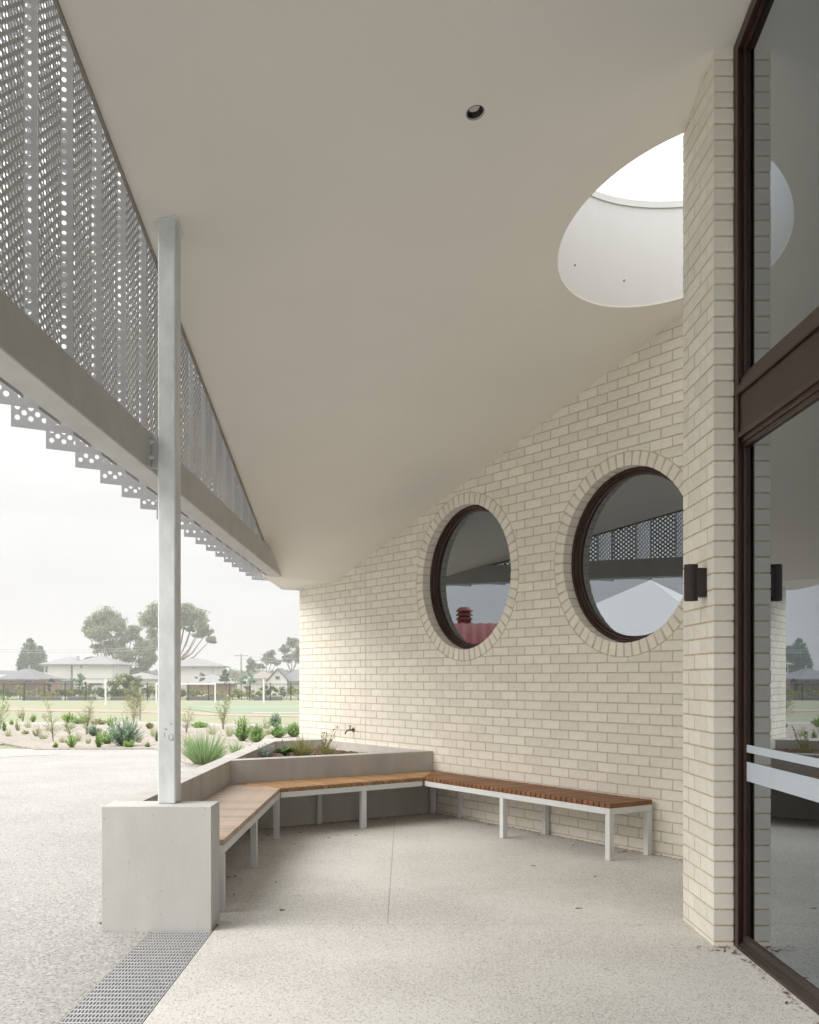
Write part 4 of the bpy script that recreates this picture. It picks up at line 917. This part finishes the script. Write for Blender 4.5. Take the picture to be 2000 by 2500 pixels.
for x, D, bl, l in ((613, 232, [(613, 1622, 13, 15), (606, 1632, 9, 9), (622, 1632, 9, 8)], 'small rounded gum tree beside the utility pole'),
                    (652, 240, [(650, 1610, 15, 14), (664, 1600, 12, 12), (638, 1625, 12, 10), (675, 1618, 14, 10)], 'middle gum tree of the row behind the gabled house'),
                    (712, 236, [(692, 1588, 14, 13), (714, 1568, 16, 14), (727, 1598, 12, 20), (702, 1608, 14, 11), (738, 1580, 14, 22)], 'taller gum tree at the brick wall end of the row')):
    tree('gum_tree', l, D, (x, 0), bl, G['gum2'], .25, 3.6, tr=.3)
# conifer
D = 240; b = at_y(78, 1700, D); b.z = gz(D); o = thing('conifer_tree', 'dark conifer with layered boughs behind the grey hip roofs', 'tree', b); mb, sb = MB(), MB(); k = D / F
for (xo, top, wid) in ((72, 1557, 84), (98, 1577, 62), (56, 1588, 50), (82, 1572, 60)):
    h = at_y(0, top, D).z - b.z; X0 = (xo - 78) * k; sb.tube([(X0 * .3, 0, -.3), (X0, 0, h * .6), (X0, 0, h * .98)], [.3, .18, .03], 6)
    for _ in range(300):
        t = random.random() ** .8; z = h * (.16 + .82 * t); L = wid * k / 2 * (1 - t) ** .62 * random.uniform(.5, 1.1) + .2; a = random.uniform(0, 6.28)
        e = Vector((X0 + math.cos(a) * L, math.sin(a) * L, z + L * random.uniform(-.05, .3))); s_ = Vector((X0, 0, z))
        for q in range(7): leafquad(mb, s_.lerp(e, random.uniform(.35, 1.05)) + Vector((0, 0, random.uniform(-.2, .2))), .30, asp=.4)
link('trunk', sb.mesh('trunk', True), M['bark3'], o); link('crown', mb.quick('crown'), G['conifer'], o)
tree('leafy_bush', 'large bright green bush just behind the picket fence', 114, (307, 0), [(285, 1680, 20, 22), (307, 1665, 24, 20), (330, 1675, 22, 22), (300, 1692, 26, 14), (338, 1692, 14, 14), (318, 1655, 14, 10)], leafmat('lime green leaves', (.20, .27, .06), (.13, .19, .045), .8, .2), .14, 1.0, bark='bark3', tr=.1, cat='bush')
tree('street_tree', 'young round crowned tree in front of the two storey house with twin hip roofs', 118, (194, 0), [(194, 1652, 13, 11), (186, 1662, 10, 9), (203, 1662, 10, 9), (195, 1670, 11, 7)], G['blue'], .14, 1.2, bark='bark3', tr=.07)
tree('street_tree', 'young round crowned tree left of the gabled house', 120, (604, 0), [(604, 1650, 12, 12), (596, 1662, 12, 10), (614, 1664, 12, 10), (605, 1676, 12, 8)], G['blue'], .15, 1.2, bark='bark3', tr=.07)
tree('street_tree', 'dense dark green cone shaped tree beside the low grey roof', 150, (552, 0), [(550, 1640, 8, 8), (545, 1650, 10, 8), (557, 1650, 10, 9), (550, 1660, 14, 8)], G['conifer'], .18, 1.6, bark='bark3', tr=.1)
tree('street_tree', 'thin brown leaved tree beside the utility pole', 152, (578, 0), [(574, 1645, 8, 10), (582, 1655, 8, 9), (572, 1660, 8, 8)], G['olive'], .16, .8, bark='bark3', tr=.08)
tree('street_tree', 'purple brown leaved small tree in front of the two storey house', 116, (124, 0), [(122, 1658, 8, 9), (128, 1670, 9, 10), (124, 1682, 8, 8)], leafmat('purple brown leaves', (.14, .12, .10), (.09, .08, .065), .6), .12, 1.0, bark='bark3', tr=.06)
tree('street_tree', 'small leafy tree against the second two storey house', 150, (492, 0), [(492, 1650, 10, 9), (485, 1658, 9, 6), (499, 1658, 8, 6)], G['shrub'], .16, 1.4, bark='bark3', tr=.07)
for i in range(31):
    x = -60 + i * 26 + random.uniform(-8, 8); D = random.uniform(112.5, 120); w = random.uniform(15, 24); h = random.uniform(9, 17); y = 1699 - h * .7
    dry = random.random() < .45; tall = (not dry) and random.random() < .3
    tree('hedge_shrub', ('dry yellowish shrub' if dry else ('taller dull green shrub' if tall else 'low dull green shrub')) + ' growing behind the picket fence', D, (x, 0), [(x, y - (8 if tall else 0), w, h), (x - w * .6, y + 4, w * .6, h * .7), (x + w * .6, y + 3, w * .65, h * .7)], G['shrub2'] if dry else G['shrub'], .15, .75,
         ('yellowish' if dry else ('taller green' if tall else 'low green')) + ' shrubs behind the fence', 'bark3', tr=.05, cat='shrub')
# distant wood closing the horizon
mb = MB()
for i in range(120):
    D = random.uniform(330, 420); x = -500 + i * 16; h = random.uniform(8, 15); c = at_y(x, 1650 - h * .3, D); kk = D / F
    cloud(mb, c, 22 * kk, 12 * kk, h * kk, 130, .8, .6, .3)
link('distant_wood', mb.quick('distant_wood'), G['gum2'], None, 'stuff')
# paddock fill wall low retaining planters behind the fence
M['timberwall'] = mat('grey sleeper', (.26, .25, .235), .9, var=.2)
for x0, x1 in ((55, 150), (165, 235), (270, 320), (455, 560), (620, 690)):
    a, b_ = at_y(x0, 1700, 111.6), at_y(x1, 1700, 111.6); mb = MB(); mb.box(0, b_.x - a.x, -.1, .1, -.1, .42); o = mb.build('sleeper_edge', M['timberwall']); o.location = (a.x, 111.6, gz(111.6))
    put(o, 'low grey sleeper edging behind the picket fence', 'edging', 'sleeper edgings behind the fence')

# ---- houses
M['weather'] = mat('pale weatherboard', (.66, .65, .62), .8, var=.05, nscale=1); M['tile'] = mat('grey roof tiles', (.30, .30, .30), .8, var=.15, nscale=1.2, rand=.05)
M['tiledark'] = mat('dark grey roof tiles', (.20, .205, .215), .8, var=.15, nscale=1.2); M['tilebrown'] = mat('brown roof tiles', (.30, .27, .24), .8, var=.15, nscale=1.2)
M['redbrick'] = mat('orange brick', (.42, .27, .18), .9, var=.2, nscale=2); M['wglass'] = mat('dark window glass', (.10, .11, .12), .15, var=.1, spec=.6); M['trimw'] = mat('house trim', (.45, .45, .44), .7, var=.1)
def hip(mb, x0, x1, y0, y1, z0, z1, ins=None):
    ins = ins if ins is not None else min(x1 - x0, y1 - y0) / 2 * .98
    if x1 - x0 >= y1 - y0: r0, r1 = (x0 + ins, (y0 + y1) / 2), (x1 - ins, (y0 + y1) / 2)
    else: r0, r1 = ((x0 + x1) / 2, y0 + ins), ((x0 + x1) / 2, y1 - ins)
    v = [(x0, y0, z0), (x1, y0, z0), (x1, y1, z0), (x0, y1, z0), (*r0, z1), (*r1, z1), (x0, y0, z0 - .2), (x1, y0, z0 - .2), (x1, y1, z0 - .2), (x0, y1, z0 - .2)]
    f = [(0, 1, 5, 4), (2, 3, 4, 5), (1, 2, 5), (3, 0, 4)] if x1 - x0 >= y1 - y0 else [(0, 1, 4), (1, 2, 5, 4), (2, 3, 5), (3, 0, 4, 5)]
    mb.add(v, f + [(0, 6, 7, 1), (1, 7, 8, 2), (2, 8, 9, 3), (3, 9, 6, 0), (9, 8, 7, 6)])
def X(x, D): return (x - CX) / F * D
def Z(y, D): return H + (YH - y) / F * D
def house(name, label, D, base): o = thing(name, label, 'house', (X(base, D), D, gz(D))); return o
def hb(o, name, m, x0, x1, y0, y1, z0, z1):
    mb = MB(); l = o.location; mb.box(x0 - l.x, x1 - l.x, y0 - l.y, y1 - l.y, z0 - l.z, z1 - l.z); return mb.build(name, M[m], o)
def hr(o, m, *a, **k):
    mb = MB(); l = o.location; hip(mb, a[0] - l.x, a[1] - l.x, a[2] - l.y, a[3] - l.y, a[4] - l.z, a[5] - l.z, **k); return mb.build('roof', M[m], o)
def win(o, x0, x1, y0, y1, D):
    f = hb(o, 'window', 'trimw', X(x0, D), X(x1, D), D - .06, D - .001, Z(y1, D), Z(y0, D)); l = o.location
    mb = MB(); a, b_ = X(x0, D) + .1 - l.x, X(x1, D) - .1 - l.x; mb.box(a, b_, D - .075 - l.y, D - .0605 - l.y, Z(y1, D) + .1 - l.z, Z(y0, D) - .1 - l.z); p_ = mb.build('pane', M['wglass'], f); return f
D = 195; o = house('two_storey_house', 'pale two storey house with twin grey hip roofs and chimney', D, 190)
hb(o, 'wall', 'weather', X(108, D), X(173, D), D, D + 9, gz(D), Z(1621, D)); hb(o, 'wall', 'weather', X(184, D), X(285, D), D - 1.5, D + 9, gz(D), Z(1621, D)); hb(o, 'wall', 'weather', X(173, D), X(184, D), D + 1.2, D + 8, gz(D), Z(1621, D))
hr(o, 'tile', X(97, D), X(206, D), D - .7, D + 9.7, Z(1621, D), Z(1603, D)); hr(o, 'tile', X(176, D), X(294, D), D - 2.3, D + 9.7, Z(1621.5, D), Z(1600, D))
hb(o, 'chimney', 'trimw', X(174, D), X(179, D), D + 3, D + 3.6, Z(1612, D), Z(1601, D)); hb(o, 'downpipe', 'trimw', X(276.5, D - 1.5), X(277.6, D - 1.5), D - 1.6, D - 1.52, gz(D), Z(1623, D))
hb(o, 'string_course', 'trimw', X(184, D) + .02, X(285, D) - .02, D - 1.58, D - 1.505, Z(1658, D), Z(1655.5, D))
win(o, 110, 117, 1626, 1642, D); win(o, 196, 201, 1624, 1632, D - 1.5); win(o, 217, 250, 1667, 1674, D - 1.5); win(o, 125, 150, 1664, 1676, D)
mb = MB(); l = o.location; mb.add([(X(120, D) - l.x, -3.2, Z(1664, D) - l.z), (X(190, D) - l.x, -3.2, Z(1662, D) - l.z), (X(183, D) - l.x, -.01, Z(1655, D) - l.z), (X(140, D) - l.x, -.01, Z(1660, D) - l.z)], [(0, 1, 2, 3)]); mb.add([(v[0], v[1], v[2] - .15) for v in mb.v[:4]], [(3, 2, 1, 0)]); mb.build('porch_roof', M['tiledark'], o)
D = 190; o = house('two_storey_house', 'second pale two storey house beside a low grey verandah roof', D, 470)
hb(o, 'wall', 'weather', X(400, D), X(530.5, D), D, D + 9, gz(D), Z(1626, D)); hr(o, 'tile', X(388, D), X(541, D), D - .8, D + 9.8, Z(1626, D), Z(1606, D))
hb(o, 'downpipe', 'trimw', X(519.5, D), X(520.6, D), D - .1, D - .01, gz(D), Z(1628, D)); win(o, 470, 477, 1627, 1631.5, D)
hr(o, 'tile', X(460, D), X(583, D), D - 6, D + 4, Z(1668, D), Z(1646, D)); hb(o, 'wall', 'redbrick', X(470, D), X(575, D), D - 5, D - .02, gz(D), Z(1668, D) - .2)
D = 168; o = house('bungalow', 'low brick bungalow with dark grey hip roof', D, 40)
hb(o, 'wall', 'redbrick', X(-90, D), X(110, D), D, D + 8, gz(D), Z(1657, D)); hr(o, 'tiledark', X(-98, D), X(118, D), D - .8, D + 8.8, Z(1657, D), Z(1637, D)); hr(o, 'tiledark', X(5, D), X(112, D), D - 3, D + 7, Z(1657.5, D), Z(1632, D))
hb(o, 'flue', 'trimw', X(64.5, D), X(67, D), D + 1, D + 1.2, Z(1640, D), Z(1624, D)); win(o, 20, 34, 1660, 1668, D); win(o, 60, 80, 1660, 1668, D); hb(o, 'solar_panel', 'wpaint', X(-10, D), X(16, D), D - .2, D, Z(1656, D), Z(1647, D))
D = 165; o = house('gabled_house', 'cream gabled house with blue grey roof beside the brick wall end', D, 690); l = o.location
g0, g1, ze, zp = X(655, D), X(701, D), Z(1661, D), Z(1634, D); hb(o, 'wall', 'weather', g0, g1, D, D + 7, gz(D), ze)
mb = MB(); mb.add([(g0 - l.x, 0, ze - l.z), (g1 - l.x, 0, ze - l.z), ((g0 + g1) / 2 - l.x, 0, zp - l.z - .05), (g0 - l.x, 7, ze - l.z), (g1 - l.x, 7, ze - l.z), ((g0 + g1) / 2 - l.x, 7, zp - l.z - .05)], [(0, 1, 2), (5, 4, 3), (0, 3, 4, 1), (1, 4, 5, 2), (2, 5, 3, 0)]); mb.build('gable', M['weather'], o)
mb = MB(); xm = (g0 + g1) / 2 - l.x
for xa, za in ((g0 - l.x - .3, ze - l.z - .15), (g1 - l.x + .3, ze - l.z - .15)): mb.add([(xa, -.3, za), (xm, -.3, zp - l.z + .05), (xm, 7.3, zp - l.z + .05), (xa, 7.3, za), (xa, -.3, za + .15), (xm, -.3, zp - l.z + .2), (xm, 7.3, zp - l.z + .2), (xa, 7.3, za + .15)], [(0, 1, 2, 3), (4, 5, 6, 7), (0, 1, 5, 4), (1, 2, 6, 5), (2, 3, 7, 6), (3, 0, 4, 7)])
mb.build('roof', M['tiledark'], o); win(o, 672, 684, 1650, 1660, D)
hb(o, 'wall', 'weather', g1 + .01, X(800, D), D + 1, D + 8, gz(D), ze - .1); hr(o, 'tiledark', g1 - 1.4, X(806, D), D + .2, D + 8.6, ze - .1, Z(1635, D), ins=2.2)
D = 182; o = house('far_house', 'distant house with low brown tiled roof behind the small trees', D, 640)
hb(o, 'wall', 'weather', X(606, D), X(668, D), D, D + 7, gz(D), Z(1656, D)); hr(o, 'tilebrown', X(600, D), X(674, D), D - .6, D + 7.6, Z(1656, D), Z(1638, D)); win(o, 615, 622, 1660, 1668, D)
D = 176; o = house('far_house', 'pale roofed cottage behind the large bright green bush', D, 315)
hb(o, 'wall', 'weather', X(290, D), X(378, D), D, D + 7, gz(D), Z(1657, D)); hr(o, 'tile', X(286, D), X(384, D), D - .6, D + 7.6, Z(1657, D), Z(1641, D)); win(o, 300, 308, 1660, 1668, D)
# ---- utility pole and wires
M['polew'] = mat('grey timber pole', (.30, .27, .25), .9, var=.2); D = 230
p = at_y(589, 1690, D); p.z = gz(D); o = thing('utility_pole', 'wooden utility pole with crossarm carrying overhead wires', 'utility pole', p); ht = Z(1596, D) - p.z
mb = MB(); mb.tube([(0, 0, -.5), (0, 0, ht)], [.20, .15], 8); mb.build('mast', M['polew'], o)
mb = MB(); mb.box(-1.5, 1.5, -.12, .0, ht - .55, ht - .38); mb.build('crossarm', M['polew'], o)
M['wire'] = mat('pale overhead wire', (.42, .42, .42), .6)
def wire(a, b, label):
    mb = MB(); pts = []
    for i in range(17): t = i / 16; q = Vector(a).lerp(Vector(b), t); q.z -= 1.2 * 4 * t * (1 - t); pts.append(q)
    mb.tube(pts, .035, 5); put(mb.build('overhead_wire', M['wire']), label, 'wire', 'overhead wires behind the houses')
for y0, y1 in ((1574, 1570), (1580, 1576), (1622, 1632)): wire(at_y(-160, y0 + 2, 205), at_y(470, y1, 205), 'thin overhead wire crossing in front of the gum trees')
for y0, y1 in ((1600, 1588), (1606, 1604)): wire(at_y(586, y0, 229), at_y(900, y1, 215), 'thin overhead wire running from the utility pole')

# ---- beyond the left of the picture: marquee and red roofed hall that the round windows mirror
mq = thing('marquee', 'white pyramid marquee mirrored in the round window by the pier', 'marquee', (-12.0, 10.5, 0), R(12))
M['canvas'] = mat('white canvas', (.85, .85, .83), .7, var=.03)
mb = MB(); hw = 2.2
mb.add([(-hw, -hw, 2.3), (hw, -hw, 2.3), (hw, hw, 2.3), (-hw, hw, 2.3), (0, 0, 3.62), (-hw, -hw, 2.05), (hw, -hw, 2.05), (hw, hw, 2.05), (-hw, hw, 2.05)], [(0, 1, 4), (1, 2, 4), (2, 3, 4), (3, 0, 4), (0, 5, 6, 1), (1, 6, 7, 2), (2, 7, 8, 3), (3, 8, 5, 0)]); cnv = mb.build('canvas_roof', M['canvas'], mq)
sdm = cnv.modifiers.new('cloth', 'SOLIDIFY'); sdm.thickness = .004
for sx_ in (-1, 1):
    for sy_ in (-1, 1): mb = MB(); mb.tube([(sx_ * (hw - .05), sy_ * (hw - .05), 0), (sx_ * (hw - .05), sy_ * (hw - .05), 2.3)], .03, 8); mb.build('leg', M['wpaint'], mq)
def mirror(x, y, T):                                 # what a window pixel mirrors at path length T
    u, w = ray(x, y); d = Vector((u, 1, w)); q = Vector((WX, WY, 0)) + wn * .158; t0 = (q.dot(wn)) / d.dot(wn); P0 = Vector((0, 0, H)) + d * t0
    r_ = d - 2 * d.dot(wn) * wn; return P0 + r_ * (T - t0), Vector((r_.x, r_.y, 0)).normalized()
VB, vd = mirror(1134, 1517, 28.0)
side = Vector((-vd.y, vd.x, 0))
hl = thing('red_roofed_hall', 'low hall with barrel shaped red corrugated roof mirrored in a round window', 'building', (VB.x + vd.x * .7, VB.y + vd.y * .7, 0), math.atan2(side.y, side.x))
M['redroof'] = mat('red corrugated steel', (.21, .03, .028), .5, .1, var=.12, nscale=2); M['hallwall'] = mat('hall wall', (.35, .30, .27), .85, var=.1)
RZ = VB.z - .02                                      # ridge height; local x runs along the ridge, local -y faces the windows
mb = MB(); mb.box(-7, 7, -2.6, 2.6, 0, RZ - 1.2); mb.build('wall', M['hallwall'], hl)
mb = MB(); NX, NY = 16, 220; vs = []
for j in range(NY + 1):
    for i in range(NX + 1):
        a = math.pi * i / NX; r = 1 + .010 * math.sin(j * math.pi / 2); vs.append((-7.2 + 14.4 * j / NY, -3.0 * math.cos(a) * r, RZ - 1.45 + 1.45 * math.sin(a) * r))
mb.add(vs, [(j * (NX + 1) + i, j * (NX + 1) + i + 1, (j + 1) * (NX + 1) + i + 1, (j + 1) * (NX + 1) + i) for j in range(NY) for i in range(NX)]); rf = mb.build('roof', M['redroof'], hl, smooth=True)
mb = MB(); mb.box(-7.2, 7.2, -3.1, -2.95, RZ - 1.6, RZ - 1.42); mb.build('gutter', M['black'], hl)
for xx in (0, 4.4, -4.4):
    mb = MB(); mb.tube([(xx, -.6, RZ - .25), (xx, -.6, RZ + .18)], .20, 16)
    for zz in (.16, .28, .40): mb.lathe([(.14, RZ + zz), (.25, RZ + zz - .02), (.25, RZ + zz), (.15, RZ + zz + .10)], Matrix.Translation((xx, -.6, 0)), 20)
    mb.build('vent', M['redroof'], hl)

# ---- thin haze volume added over everything to lift the dark far tones
hz = bpy.data.materials.new('haze'); hz.use_nodes = True; t = hz.node_tree; t.nodes.remove(t.nodes['Principled BSDF'])
pv = N(t, 'ShaderNodeVolumePrincipled'); pv.inputs['Color'].default_value = (.97, .97, .96, 1); pv.inputs['Density'].default_value = .0014; pv.inputs['Anisotropy'].default_value = .2
t.links.new(pv.outputs[0], t.nodes['Material Output'].inputs['Volume'])
mb = MB(); mb.box(-1700, 1700, -420, 1850, -2.6, 22); mb.build('haze', hz, kind='stuff')
